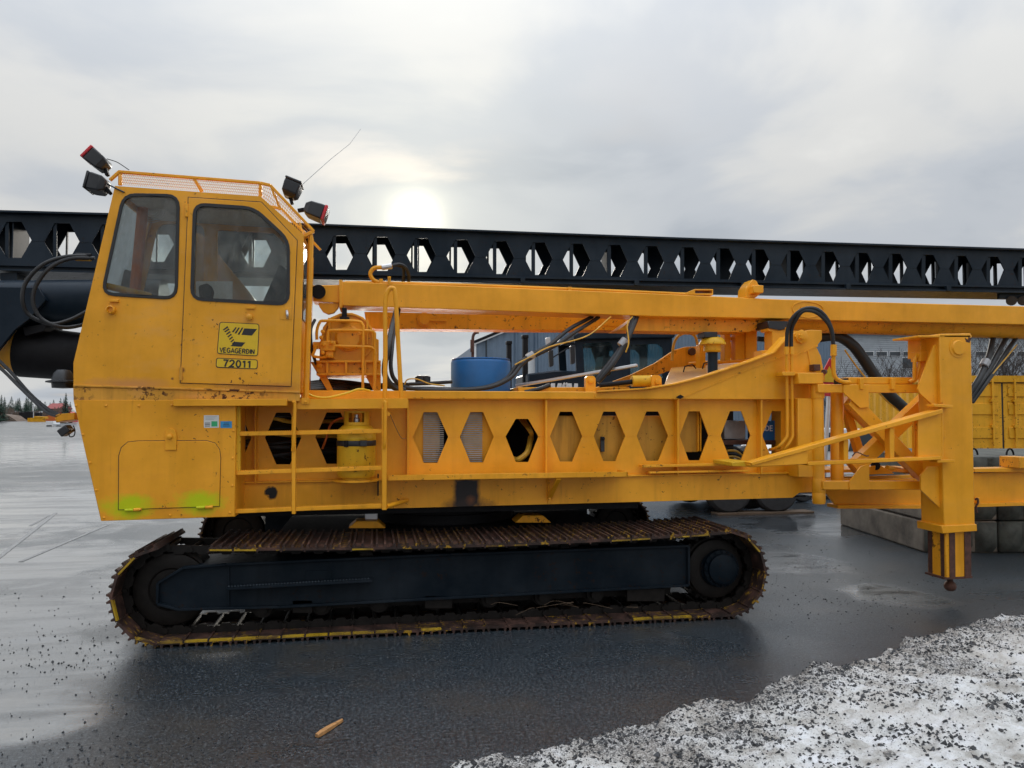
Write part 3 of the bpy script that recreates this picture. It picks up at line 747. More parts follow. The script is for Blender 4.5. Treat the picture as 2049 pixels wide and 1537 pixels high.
def make_track(yc, near):
    tr = empty('crawler_track'); tr.parent = RIG
    for i in range(NS):
        s_ = (i + 0.35) * total / NS
        x, z, a_ = track_path(s_)
        x0, z0, _ = track_path((s_ - 0.09) % total); x1, z1, _ = track_path((s_ + 0.09) % total)
        ang = math.atan2(z1 - z0, x1 - x0)
        tx = Vector((math.cos(ang), 0, math.sin(ang)))      # travel direction
        outn = Vector((math.sin(ang), 0, -math.cos(ang)))   # outward normal
        z += 0.036
        mw = Matrix(((-tx.x, 0, outn.x, x), (0, 1, 0, yc), (-tx.z, 0, outn.z, z), (0, 0, 0, 1)))
        if mw.to_3x3().determinant() < 0:
            mw = Matrix(((tx.x, 0, outn.x, x), (0, 1, 0, yc), (tx.z, 0, outn.z, z), (0, 0, 0, 1)))
        missing = near and z > 0.6 and -1.80 < x < -1.47
        if not missing:
            sh = inst('track_shoe', SHOE, tr, mw)
            if near and (z > 0.2 and random.random() < 0.3 or z < 0.06 and (x < 0.1 or 0.35 < x < 0.6 or 2.1 < x < 3.0) and random.random() < 0.85):
                inst('painted_edge', EDGE, tr, mw)
        inst('chain_link', LINK, tr, mw)
    # wheels
    for (cx_, nm, r_, m_) in ((XL, 'idler_wheel', 0.315, 'grease'), (XR, 'drive_sprocket', 0.290, 'grease')):
        c = Vector((cx_, yc, RAD + 0.036)); wv = MB()
        wv.lathe([(0.10, -0.20), (r_ * 0.55, -0.19), (r_ * 0.6, -0.205), (r_ * 0.86, -0.21), (r_, -0.195), (r_, -0.15), (r_ + 0.02, -0.14), (r_ + 0.02, 0.14), (r_, 0.15), (r_, 0.195), (r_ * 0.8, 0.21), (0.1, 0.2)], c, 'Y', 32)
        if nm == 'drive_sprocket':
            for k in range(21):
                q = 2 * math.pi * k / 21; d = Vector((math.cos(q), 0, math.sin(q))); tv = Vector((-math.sin(q), 0, math.cos(q)))
                wv.obox(c + d * (r_ + 0.03), (d, Vector((0, 1, 0)), tv), (0.025, 0.12, 0.018))
        wv.build(nm, m_, tr)
    # frame between the wheels
    y0 = yc - 0.30
    def X(px, py): return P(px, py, y0)
    fr = MB()
    pts = [(316, 1167), (367, 1136), (453, 1129), (900, 1109), (1377, 1092), (1377, 1171), (900, 1196), (560, 1214), (357, 1219), (316, 1208)]
    wp = [(X(*p).x, X(*p).z) for p in pts]
    dy = y0 - (6.8 + 0.45 - 0.30)
    f0 = [Vector((x, y0 + 0.03, z)) for x, z in wp]
    fr.slab(f0, [Vector((v.x, yc + 0.30, v.z)) for v in f0]) if near else fr.box((XL + 0.35, y0, 0.30), (XR - 0.45, yc + 0.3, 0.74))
    frame = fr.build('track_frame', 'track_frame', tr, 0.006)
    if near:
        rim = MB()
        for a_, b_ in zip(pts, pts[1:] + pts[:1]):
            rim.bar(P(*a_, y0 + 0.012), P(*b_, y0 + 0.012), 0.05, 0.022)
        rim.build('frame_rim', 'track_frame', tr, 0.004)
        MB().bar(P(455, 1176, y0 - 0.04), P(745, 1160, y0 - 0.04), 0.11, 0.022).build('step_bar', 'track_frame', tr, 0.003)
        sb = MB()
        for k in range(46):
            q = P(458 + k * 6.2, 1174.3 - k * 0.345, y0 - 0.09); sb.obox(q + Vector((0, 0, 0.004)), ((1, 0, 0), (0, 1, 0), (0, 0, 1)), (0.006, 0.006, 0.004))
        sb.build('step_teeth', 'step_steel', tr)
        MB().rect(456, 1132, 459, 1212, y0 + 0.015, y0 + 0.05).build('weld_seam', 'track_frame', tr)
        MB().rect(612, 1142, 664, 1172, y0 + 0.022, y0 + 0.05).build('cover_plate', 'track_frame', tr, 0.003)
        # final drive hub
        c = P(1444, 1133, yc - 0.25); c.z = RAD + 0.045
        MB().lathe([(0.20, 0.28), (0.20, 0.06), (0.185, 0.04), (0.185, 0.0), (0.150, -0.005), (0.150, -0.04), (0.125, -0.055), (0.0, -0.06)], c, 'Y', 36).build('final_drive', 'track_frame', tr)
        for k in range(16):
            q = 2 * math.pi * k / 16
            MB().lathe([(0.012, 0.0), (0.012, -0.018), (0.006, -0.022)], c + Vector((0.168 * math.cos(q), 0.0, 0.168 * math.sin(q))), 'Y', 6).build('hub_bolt', 'track_frame', tr)
        for k in range(8):
            xx = XL + 0.78 + k * 0.52
            MB().lathe([(0.05, -0.24), (0.05, -0.2), (0.085, -0.2), (0.085, -0.13), (0.105, -0.13), (0.105, -0.10), (0.075, -0.1), (0.075, 0.1), (0.105, 0.1), (0.105, 0.13), (0.05, 0.2)], (xx, yc, 0.24), 'Y', 20).build('track_roller', 'grease', tr)
        for k in range(2):
            xx = XL + 1.7 + k * 1.9
            MB().lathe([(0.045, -0.2), (0.07, -0.19), (0.07, 0.19), (0.045, 0.2)], (xx, yc, 0.655), 'Y', 16).build('carrier_roller', 'grease', tr)
        for (px0, px1) in ((585, 625), (850, 905), (1255, 1330)):
            MB().rect(px0, 1190 + (905 - px0) * 0.035, px1, 1216 + (905 - px0) * 0.035, y0 + 0.03, y0 + 0.06).build('track_guard', 'grease', tr, 0.004)
        MB().box((XL + .62, yc - .12, .19), (XR - .45, yc + .12, .36)).build('roller_beam', 'grease', tr)
        # dry grass caught in the chain
        st = MB()
        for k in range(7):
            c0 = P(random.uniform(940, 1420), random.uniform(1210, 1224), y0 - 0.05)
            st.tube(curve([c0, c0 + Vector((random.uniform(-.1, .1), -.05, random.uniform(0, .05))), c0 + Vector((random.uniform(-.3, .3), -.1, random.uniform(-.03, .04)))], 4), 0.0022, 4)
        tag(st.build('dry_grass', 'plank', tr), None, kind='stuff')
    return tr
make_track(7.25, True)
make_track(10.45, False)

# --- undercarriage body and slewing ring
u = MB()
u.box((-1.0, 7.75, 0.42), (2.5, 9.95, 0.80))
u.box((-0.2, 7.2, 0.45), (0.35, 10.5, 0.70)); u.box((1.25, 7.2, 0.45), (1.8, 10.5, 0.70))
u.build('undercarriage', 'dark', RIG, 0.02)
MB().lathe([(0.85, 0.8), (0.85, 0.9), (0.80, 0.9), (0.80, 1.0), (0.9, 1.0), (0.9, 1.08)], (0.75, 8.85, 0), 'Z', 48).build('slewing_ring', 'dark', RIG)
MB().box((-1.65, 7.62, 0.99), (2.75, 10.1, 1.06)).build('turntable_floor', 'dark', RIG)
for (a_, b_, c_, d_) in ((699, 770, 1043, 1057), (1033, 1101, 1032, 1046)):
    o = MB().poly([(a_ + 14, c_), (b_ - 14, c_), (b_ + 2, d_), (a_ - 2, d_)], 7.74, 8.0).build('track_step', 'yellow_worn', RIG, 0.004)
MB().rect(730, 1020, 756, 1040, 7.85, 8.0).build('chain_bracket', 'alu', RIG, 0.006)

# --- castellated side girders
def gpx(k):   # left tip of the k-th hexagon of the near girder, photo pixels
    a_, b_, c_ = GFIT
    return (a_ + b_ * k) / (1 + c_ * k)
GFIT = (530.9, 107.2, 0.01111)
def hexa(x0, x1, yt, ym, yb, tl=0.31, tr_=0.69):
    w_ = x1 - x0
    return [(x0, ym), (x0 + tl * w_, yt), (x0 + tr_ * w_, yt), (x1, ym), (x0 + tr_ * w_, yb), (x0 + tl * w_, yb)]
HX = [(482 - 50, 482 + 21), (530, 603), (631, 704), (728, 795), (826, 897), (920, 988), (1011.6, 1077.5), (1100.6, 1165), (1188, 1251), (1274, 1337), (1360, 1418), (1442, 1502), (1525, 1590)]
holes = []
for (a_, b_) in HX:
    m_ = (a_ + b_) / 2
    yt = 826 - (m_ - 500) * 0.0032; ym = 876 - (m_ - 500) * 0.0046; yb = 930 - (m_ - 500) * 0.0098
    if 700 < a_ < 800: continue                        # the blank panel behind the gas bottle
    if 1000 < a_ < 1050: yt += 14                       # partly plated opening
    h = hexa(a_, b_, yt, ym, yb)
    if a_ > 1520: h = [(1525, ym), (1545, yt), (1563, yt), (1563, yb), (1545, yb)]
    holes.append(h)
GT = lambda x: 797.5 + (x - 800) * 0.0022              # underside of the top chord
GB = lambda x: 1017.7 - (x - 773) * 0.0263             # bottom edge
GM = lambda x: 966 - (x - 560) * 0.0175                # top of the lower plate
gir = MB().web(400, 1612, GT, GM, holes, YW, YW + 0.016)
GIR = gir.build('girder_web', 'yellow', RIG, smooth=False)
lp = MB().poly([(400, GM(400)), (1590, GM(1590)), (1612, GM(1612) + 5), (1627, 955), (1627, 985), (1600, 986), (1586, 996), (1250, GB(1250)), (400, GB(400))], YW - 0.045, YW + 0.03)
lp.build('lower_plate', 'yellow_soot', RIG, 0.004)
MB().poly([(400, GM(400) - 3), (1600, GM(1600) - 3), (1600, GM(1600)), (400, GM(400))], YW - 0.075, YW + 0.02).build('lower_flange', 'yellow', RIG, 0.002)
MB().poly([(602, 781), (1200, 784), (1560, 786), (1560, GT(1560)), (602, GT(602) + 2)], YW - 0.10, YW + 0.14).build('top_chord', 'yellow', RIG, 0.006)
wl = MB()
for i in range(60):
    x = 815 + i * 12.4
    wl.rect(x, GT(x) - 2.2, x + random.uniform(6, 11), GT(x) - 0.2, YW - 0.108, YW - 0.098)
tag(wl.build('weld_bead', 'yellow_worn', RIG), None, kind='stuff')
for x in (816, 1093, 1357, 1524):
    MB().rect(x - 1.6, GT(x), x + 2.2, GM(x), YW - 0.085, YW).build('stiffener', 'yellow', RIG, 0.002)
MB().rect(509, GT(509), 512, GM(509), YW - 0.085, YW).build('stiffener', 'yellow', RIG, 0.002)
# seams between the castellations
for (a_, b_), (c_, d_) in zip(HX[3:-1], HX[4:]):
    y_ = 876 - ((b_ + c_) / 2 - 500) * 0.0046
    MB().poly([(b_, y_ - 0.5), (c_, y_ - 0.5), (c_, y_ + 0.5), (b_, y_ + 0.5)], YW - 0.004, YW + 0.004).build('weld_seam', 'yellow_worn', RIG)
# far girder (seen through the openings and above the deck)
fg = MB()
fx0, fx1 = P(400, 800, YW).x, P(1612, 800, YW).x
fh = []
for k in range(11):
    c_ = fx0 + 0.3 + k * 0.49
    fh.append(([Vector((c_ + dx, 10.1, z)) for dx, z in ((-.17, 1.72), (-.06, 1.98), (.06, 1.98), (.17, 1.72), (.06, 1.46), (-.06, 1.46))],
               [Vector((c_ + dx, 10.12, z)) for dx, z in ((-.17, 1.72), (-.06, 1.98), (.06, 1.98), (.17, 1.72), (.06, 1.46), (-.06, 1.46))]))
zt, zb = P(900, 790, YW).z, P(900, 1015, YW).z
fg.slab([Vector((fx0, 10.1, zb)), Vector((fx1, 10.1, zb)), Vector((fx1, 10.1, zt)), Vector((fx0, 10.1, zt))], [Vector((fx0, 10.12, zb)), Vector((fx1, 10.12, zb)), Vector((fx1, 10.12, zt)), Vector((fx0, 10.12, zt))], fh)
fg.build('far_girder_web', 'yellow', RIG)
# deck plates and machinery bay behind the web
MB().box((fx0, YW + 0.14, zt - 0.05), (P(1230, 800, YW).x, 10.1, zt - 0.03)).build('deck_plate', 'yellow_worn', RIG)
MB().box((fx0, YW + 0.02, zb + .03), (fx1, 10.1, zb + 0.05)).build('floor_plate', 'dark', RIG)
MB().box((fx0 + 0.2, 8.75, zb + 0.02), (fx1 - 0.2, 8.8, zt - 0.06)).build('bulkhead', 'dark', RIG)
# radiators behind the first open cells
for (a_, b_) in ((836, 874), (838 + 100, 969)):
    r0 = MB().rect(a_ - 10 if a_ < 900 else a_ - 18, 822, b_ + (6 if a_ < 900 else 22), 930, YW + 0.10, YW + 0.4)
    rad = r0.build('radiator_shell', 'yellow_worn', RIG, 0.004)
    fins = MB()
    for k in range(27):
        y_ = 826 + k * 3.85; fins.rect(a_ + (11 if a_ < 900 else -16), y_, b_ + 14 if a_ < 900 else b_ - 4, y_ + 1.7, YW + 0.075, YW + 0.1)
    fins.build('radiator_fin', 'radiator', rad)
for k, (a_, b_, nm, m_) in enumerate(((1092, 1170, 'tank_panel', 'yellow_streaky'), (1178, 1262, 'tank_panel', 'yellow_streaky'), (1266, 1345, 'tank_panel', 'yellow_streaky'))):
    MB().rect(a_, 832, b_, 930, YW + 0.07 + 0.02 * k, YW + 0.5).build(nm, m_, RIG, 0.006)
MB().poly([(1352, 815), (1397, 815), (1397, 905), (1352, 905)], YW + 0.12, YW + 0.6).build('tank_panel', 'yellow_streaky', RIG, 0.006)
for x in (1396, 1401): MB().rect(x, 815, x + 2.5, 903, YW + 0.09, YW + 0.12).build('tank_rib', 'yellow', RIG)
lv = MB().rect(1202, 874, 1210, 904, YW + 0.05, YW + 0.07).build('sight_glass', 'plastic', RIG, 0.003)
MB().lathe([(0.02, 0.0), (0.02, -0.02), (0.008, -0.024)], P(1206, 878, YW + 0.05), 'Y', 8).build('sight_glass_bolt', 'dark', lv)
bx = MB().rect(1449, 842, 1492, 879, YW + 0.25, YW + 0.6).build('battery_box', 'duct', RIG, 0.006)
bb = MB().rect(1520, 842, 1580, 882, YW + 0.22, YW + 0.5).build('battery', 'blue', RIG, 0.006)
MB().rect(1440, 881, 1585, 890, YW + 0.2, YW + 0.6).build('battery_shelf', 'slide_rust', RIG, 0.004)
letters('EXIDE', .055, .011, .20, 'white', 'battery_lettering', bb, P(1530, 857, YW + 0.218))
for k in range(4):
    hose('hydraulic_hose', [(1436, 900 + k * 5, YW + 0.3), (1470, 896 + k * 6, YW + 0.25), (1490, 912 + k * 4, YW + 0.2), (1500, 935, YW + 0.3)], 0.014, 'hose_yellow' if k % 2 else 'rubber', RIG)
hose('hydraulic_hose', [(1020, 915, YW + 0.2), (1035, 920, YW + 0.12), (1055, 905, YW + 0.12), (1062, 875, YW + 0.3)], 0.03, 'hose_yellow', RIG)
for k in range(3): hose('hydraulic_hose', [(1040 + k * 5, 840, YW + 0.4), (1058 + k * 3, 862, YW + 0.2), (1066, 880, YW + 0.3)], 0.012, 'hose_yellow', RIG)
for k in range(9):
    y_ = 830 + k * 11
    hose('hydraulic_hose', [(485, y_ + random.uniform(-4, 4), YW + 0.35), (540, y_ + random.uniform(-8, 8), YW + 0.15), (590, y_ + random.uniform(-8, 8), YW + 0.2), (690, y_ + random.uniform(-6, 6), YW + 0.35)], random.choice((0.012, 0.016, 0.02)), random.choice(('rubber', 'rubber', 'grease', 'hose_yellow')), RIG)
# shelf tray along the side
tr_ = MB(); ty = 7.10
tr_.poly([(776, 951), (1256, 944), (1256, 954), (776, 962)], ty, ty + 0.012)
a_, b_ = P(776, 958, ty), P(1256, 951, ty)
tr_.add([a_ + Vector((0, .012, 0)), b_ + Vector((0, .012, 0)), Vector((b_.x, YW - .05, b_.z)), Vector((a_.x, YW - .05, a_.z)), a_ + Vector((0, .012, -.01)), b_ + Vector((0, .012, -.01)), Vector((b_.x, YW - .05, b_.z - .01)), Vector((a_.x, YW - .05, a_.z - .01))],
        [(0, 1, 2, 3), (7, 6, 5, 4), (0, 4, 5, 1), (1, 5, 6, 2), (2, 6, 7, 3), (3, 7, 4, 0)])
tr_.box((b_.x - 0.012, ty, b_.z - 0.02), (b_.x, YW - 0.05, b_.z + 0.035))
tr_.build('side_tray', 'yellow_worn', RIG, 0.002)
MB().bar(P(1118, 957, 7.12), P(1099, 996, YW - 0.06), 0.05, 0.03).build('tray_bracket', 'yellow', RIG, 0.003)
MB().rect(1096, 960, 1103, 1006, YW - 0.065, YW - 0.045).build('bracket_plate', 'yellow', RIG, 0.002)
for y_ in (966, 998): MB().lathe([(0.016, 0), (0.016, -.02), (0.008, -.024)], P(1099, y_, YW - 0.065), 'Y', 6).build('bolt', 'yellow', RIG)
# slide rail by the outrigger
MB().poly([(1286, 931), (1500, 926), (1500, 931), (1286, 936)], YW - 0.14, YW - 0.02).build('slide_rail', 'yellow_worn', RIG, 0.003)
MB().poly([(1465, 925), (1500, 923), (1500, 934), (1465, 933)], 6.9, YW - 0.12).build('slide_block', 'cylinder_yellow', RIG, 0.004)
MB().poly([(1300, 944), (1500, 940), (1500, 944), (1300, 948)], YW - 0.14, YW - 0.05).build('slide_rail', 'yellow_worn', RIG, 0.003)

# --- operator's cab
CAB = empty('operator_cab'); CAB.parent = RIG
YF = 8.0     # far side of the cab
body = [(147, 773), (147, 726), (230, 372), (521, 393), (608, 470), (600, 785)]
win1 = [(247, 389), (357, 391), (352, 597), (204, 588)]
win2 = [(389, 408), (508, 416), (577, 480), (577, 609), (383, 598)]
w1r, w2r = roundp(win1, 24), roundp(win2, 22)
nw = MB().poly(body, YC, YC + 0.03, [w1r, w2r])
WALL = nw.build('cab_side', 'yellow_cab', CAB)
fb = [P(x, y, YC) for x, y in body]
def fw(pts): return [Vector((P(x, y, YC).x, YF - 0.03, P(x, y, YC).z)) for x, y in pts], [Vector((P(x, y, YC).x, YF, P(x, y, YC).z)) for x, y in pts]
f0, f1 = fw(body)
MB().slab(f0, f1, [fw(w1r), fw([(386, 404), (515, 412), (584, 478), (580, 606), (386, 602)])]).build('cab_far_side', 'yellow_cab', CAB)
# plates joining the two sides: roof, rear, floor, lower front
def plate(a_, b_, name, m_, ya=YC + 0.03, yb=YF - 0.03, th=0.025, par=None):
    p, q = P(*a_, YC), P(*b_, YC); d = (q - p); d.y = 0; d.normalize(); n_ = Vector((d.z, 0, -d.x)) * th
    vs = [Vector((p.x, ya, p.z)), Vector((q.x, ya, q.z)), Vector((q.x, yb, q.z)), Vector((p.x, yb, p.z))]
    return MB().add(vs + [v + n_ for v in vs], [(0, 1, 2, 3), (7, 6, 5, 4), (0, 4, 5, 1), (1, 5, 6, 2), (2, 6, 7, 3), (3, 7, 4, 0)]).build(name, m_, par or CAB)
plate((230, 372), (521, 393), 'roof_panel', 'yellow_cab')
plate((521, 393), (608, 470), 'roof_slope', 'yellow_cab')
plate((607, 480), (604.5, 560), 'rear_panel', 'yellow_cab', yb=YC + 0.12); plate((607, 480), (604.5, 640), 'rear_panel', 'yellow_cab', ya=YF - 0.2)
plate((604, 640), (600, 785), 'rear_panel', 'yellow_cab')
plate((606.5, 482), (604, 640), 'rear_window', 'glass', YC + 0.12, YF - 0.2, 0.006)
MB().bar(P(606.5, 482, YC + 0.13), P(604, 640, YC + 0.13), 0.03, 0.02).build('window_seal', 'rubber', CAB)
plate((600, 785), (147, 773), 'cab_floor', 'yellow_cab')
plate((147, 773), (147, 726), 'front_panel', 'yellow_cab'); plate((147, 726), (178, 594), 'front_panel', 'yellow_cab')
plate((178, 594), (226, 389), 'windscreen', 'glass_fog', YC + 0.06, YF - 0.06, 0.006)
plate((178, 594), (230, 372), 'windscreen_pillar', 'yellow_cab', YC + 0.03, YC + 0.07); plate((178, 594), (230, 372), 'windscreen_pillar', 'yellow_cab', YF - 0.07, YF - 0.03)
plate((226, 389), (230, 372), 'windscreen_header', 'yellow_cab')
for a_, b_, nm in (((238, 379), (519, 399), 'ceiling_lining'), ((521, 401), (600, 474), 'ceiling_lining')): plate(a_, b_, nm, 'lining', YC + .035, YF - .035, .01)
# window seals and panes
for wr, nm in ((w1r, 'side_window'), (w2r, 'door_window')):
    fy = YC - (0.012 if nm == 'side_window' else 0.022)
    g = MB().poly(wr, YC + 0.008, YC + 0.013).build(nm, 'glass', CAB)
    MB().poly(grow(wr, 3.0), fy, YC + 0.004, [grow(wr, -3.5)]).build('window_seal', 'rubber', g, 0.003)
f0, f1 = fw(grow(w1r, 1)); MB().slab([v + Vector((0, .012, 0)) for v in f0], [v + Vector((0, -.012, 0)) for v in f1]).build('far_window', 'glass', CAB)
f0, f1 = fw(grow([(386, 404), (515, 412), (584, 478), (580, 606), (386, 602)], 1)); MB().slab([v + Vector((0, .012, 0)) for v in f0], [v + Vector((0, -.012, 0)) for v in f1]).build('far_window', 'glass', CAB)
# door, slightly proud, with the dark gap round it
door = [(377, 395), (523, 405), (594, 481), (582, 773), (361, 766)]
MB().poly(grow(door, 1.6), YC - 0.003, YC - 0.0005, [grow(w2r, 4)]).build('door_gap', 'signblack', CAB)
DOOR = MB().poly(door, YC - 0.014, YC - 0.002, [grow(w2r, 1.0)]).build('door', 'yellow_cab', CAB, 0.003)
MB().rect(560, 616, 584, 640, YC - 0.018, YC - 0.013).build('handle_plate', 'yellow_cab', DOOR, 0.002)
MB().tube(curve([P(574, 622, YC - 0.02), P(575, 630, YC - 0.05), P(575, 637, YC - 0.02)], 5), 0.012, 8).build('handle', 'steel', DOOR)
for y0 in (408, 735): MB().cyl(P(373.5 - (y0 > 600) * 11, y0, YC - 0.016), P(373 - (y0 > 600) * 11.5, y0 + 26, YC - 0.016), 0.014, n=10).build('hinge', 'yellow_rusty' if y0 > 600 else 'yellow_cab', DOOR)
for (a_, b_) in ((218, 236), (492, 510)):
    MB().rect(a_, 599 + (a_ > 400) * 14, b_, 604 + (a_ > 400) * 14, YC - 0.03, YC).build('lamp_bracket', 'yellow_cab', CAB, 0.002)
MB().lathe([(0.035, 0), (0.035, -0.05), (0.028, -0.055), (0.02, -0.03)], P(224, 621, YC), 'Y', 16).build('cable_gland', 'yellow_cab', CAB)
MB().lathe([(0.028, 0), (0.028, -0.035), (0.012, -0.045)], P(500, 635, YC - 0.014), 'Y', 8).build('cable_gland', 'yellow_cab', CAB)
# logo plate and number plate on the door
lg = MB().poly(roundp([(439, 644), (519, 648), (516, 713), (434, 708)], 6), YC - 0.0175, YC - 0.013).build('logo_plate', 'signblack', CAB)
MB().poly(roundp([(440.4, 645.4), (517.6, 649.3), (514.7, 711.6), (435.4, 706.7)], 5), YC - 0.019, YC - 0.0165).build('logo_ground', 'signyellow', lg)
lo = MB()
def lq(pts): lo.poly(pts, YC - 0.0205, YC - 0.0185)
lq([(489, 657), (514.5, 658.5), (504, 671.5), (483, 670)])                      # large parallelogram top right
lq([(471, 684), (491, 685.5), (483, 694), (461, 692.5)])                        # lower parallelogram
for k, (x, y, l_) in enumerate(((481, 658, 12), (474, 658, 9.5), (468, 657.5, 7.5))):   # stripes beside it
    lq([(x + 3.0, y - 2.5), (x + 6, y - 2.3), (x + 2 - l_ * .35, y + l_), (x - 1.6 - l_ * .35, y + l_ - .5)])
p_ = [(447, 658), (450, 662), (453, 667), (456, 672), (459, 677), (462, 682), (465, 686)]
for k, (x, y) in enumerate(p_):                                                 # the fan of stripes
    s_ = 1 - k * 0.07; lq([(x - 1, y + 1.5), (x + 8 * s_, y - 5.5 * s_), (x + 10 * s_, y - 2.5 * s_), (x + 0.6, y + 3.2)])
lo.build('logo_mark', 'signblack', lg)
letters('VEGAGER\u00d0IN', .040, .0085, .292, 'signblack', 'logo_lettering', lg, P(474.5, 702, YC - 0.0192), R(2.5))
npl = MB().poly(roundp([(432.6, 715.8), (516, 719.6), (515, 739), (431.6, 735.5)], 5), YC - 0.0175, YC - 0.013).build('number_plate', 'signblack', CAB)
MB().poly(roundp([(434.2, 717.4), (514.6, 721), (513.6, 737.6), (433.2, 734)], 4), YC - 0.019, YC - 0.0165).build('plate_ground', 'signyellow', npl)
letters('72011', .062, .0135, .235, 'signblack', 'number_lettering', npl, P(474.5, 728, YC - 0.0192), R(2.2))
# inside: seat, console, levers, papers, wiper, fan
MB().poly(roundp([(522, 612), (560, 528), (578, 545), (560, 640), (530, 640)], 6), 7.3, 7.75).build('seat_back', 'seat', CAB, 0.03, seg=3)
MB().poly(roundp([(455, 640), (540, 636), (540, 660), (455, 664)], 6), 7.25, 7.8).build('seat_cushion', 'seat', CAB, 0.03, seg=3)
MB().poly([(225, 560), (250, 538), (268, 545), (262, 590), (232, 590)], 7.6, 7.8).build('control_box', 'plastic', CAB, 0.01)
MB().rect(392, 563, 465, 640, 7.72, 7.725).build('paper_sheet', 'paper', CAB)
hd = MB().poly(roundp([(397, 572), (416, 566), (424, 580), (420, 598), (399, 598)], 5), 7.3, 7.42).build('ear_defender', 'seat', CAB, 0.015, seg=2)
MB().cyl(P(207, 571, YC + 0.06), P(300, 592, YC + 0.4), 0.03, n=10).build('wiper_tube', 'hose_yellow', CAB)
MB().cyl(P(288, 395, 7.5), P(270, 580, 7.5), 0.05, n=8).build('interior_post', 'orange', CAB)
for k in range(5): MB().tube([P(303, 418, 7.5) + Vector((math.cos(q * .35) * (0.06 + k * .018), 0, math.sin(q * .35) * (0.06 + k * .018))) for q in range(19)], 0.003, 4).build('fan_guard', 'steel', CAB)
MB().poly([(388, 465), (402, 468), (505, 592), (535, 640), (388, 640)], 8.08, 8.14).build('boom_foot_plate', 'yellow', RIG)
# work lamps
def lamp(c, ang, sz, Y, rimcol, nm, face):
    """c: px centre, ang: degrees the body axis is turned, face: -1 faces left, +1 right"""
    o = P(c[0], c[1], Y); q = R(ang); ax = Vector((math.cos(q), 0, math.sin(q))); az = Vector((-math.sin(q), 0, math.cos(q))); ay = Vector((0, 1, 0))
    w_, h_ = sz; vs = []
    prof = ((-1.0, 0.55), (-0.55, 0.92), (0.35, 1.0), (0.75, 1.0))
    for a_, k in prof:
        for sy, s2 in ((-1, -1), (1, -1), (1, 1), (-1, 1)):
            vs.append(o + ax * face * a_ * w_ + ay * sy * k * 0.11 + az * s2 * k * h_)
    fs = [(i * 4 + k, i * 4 + (k + 1) % 4, i * 4 + 4 + (k + 1) % 4, i * 4 + 4 + k) for i in range(3) for k in range(4)] + [(3, 2, 1, 0), (12, 13, 14, 15)]
    b_ = MB().add(vs, fs).build(nm, 'plastic', CAB, 0.012, seg=2)
    MB().obox(o + ax * face * w_ * 0.86, (ax, ay, az), (w_ * 0.13, 0.116, h_ * 1.04)).build('lamp_rim', rimcol, b_, 0.006)
    MB().obox(o + ax * face * w_ * 1.0, (ax, ay, az), (w_ * 0.03, 0.10, h_ * 0.88)).build('lamp_lens', 'lens', b_, 0.004)
    MB().bar(o - ax * face * w_ * 0.7, o - ax * face * w_ * 1.5 - az * h_ * 0.7, 0.05, 0.03).build('lamp_bracket', 'dark', b_, 0.004)
    return b_
lamp((197, 323), -40, (0.095, 0.066), YC + 0.15, 'red', 'work_lamp', -1)
lamp((197, 370), -12, (0.078, 0.075), YC + 0.05, 'plastic', 'work_lamp', -1)
lamp((584, 380), 70, (0.085, 0.075), YC + 0.25, 'plastic', 'work_lamp', 1)
lamp((632, 424), -18, (0.105, 0.07), YC + 0.2, 'red', 'work_lamp', 1)
hose('lamp_cable', [(214, 318, YC + .15), (235, 325, YC + .15), (258, 340, YC + .1)], 0.004, 'rubber', CAB, 5)
hose('lamp_cable', [(205, 363, YC + .05), (226, 374, YC), (249, 385, YC - .01)], 0.007, 'rubber', CAB, 6)
MB().tube([P(602, 372, YC + 0.3), P(660, 320, YC + 0.3), P(700, 288, YC + 0.3), P(722, 258, YC + 0.3)], [0.003, 0.0026, 0.0022, 0.002], 5).build('antenna', 'steel', CAB)
# roof guard with expanded-metal mesh
ygu = YC + 0.10
top = [(238, 344), (521, 366.5), (541, 371), (628, 463)]
bot = [(240, 370), (521, 393.5), (540, 411), (608, 471)]
for a_, b_ in zip(top, top[1:]): MB().bar(P(*a_, ygu), P(*b_, ygu), 0.035, 0.024).build('guard_rail', 'yellow_cab', CAB, 0.003)
for a_, b_ in zip(top, top[1:]):
    p, q = P(*a_, ygu), P(*b_, ygu); MB().bar(p + Vector((0, .8, 0)), q + Vector((0, .8, 0)), 0.035, 0.024).build('guard_rail', 'yellow_cab', CAB, 0.003)
MB().bar(P(220, 361, ygu), P(240, 343, ygu), 0.03, 0.024).build('guard_rail', 'yellow_cab', CAB, 0.003)
MB().bar(P(628, 463, ygu), P(606, 474, ygu), 0.03, 0.03).build('guard_rail', 'yellow_cab', CAB, 0.003)
for a_, b_ in (((240.5, 345), (240.5, 371)), ((521, 367), (521, 394)), ((388, 357), (404, 384))): MB().bar(P(*a_, ygu), P(*b_, ygu), 0.02, 0.03, (1, 0, 0)).build('guard_post', 'yellow_cab', CAB, 0.002)
MB().bar(P(541, 371, ygu), P(560, 416, ygu), 0.02, 0.02, (1, 0, 0)).build('guard_post', 'yellow_cab', CAB)
wm = MB()
def along(poly, x):
    for (x0, y0), (x1, y1) in zip(poly, poly[1:]):
        if x0 <= x <= x1: return y0 + (y1 - y0) * (x - x0) / (x1 - x0)
    return poly[-1][1] if x > poly[-1][0] else poly[0][1]
x = 226.0
while x < 604:
    x2 = x + 14; wm.tube([P(max(x, 238), along(top, max(x, 238)), ygu), P(min(x2, 606), along(bot, min(x2, 606)), ygu - .05)], 0.0028, 3)
    x += 4.2
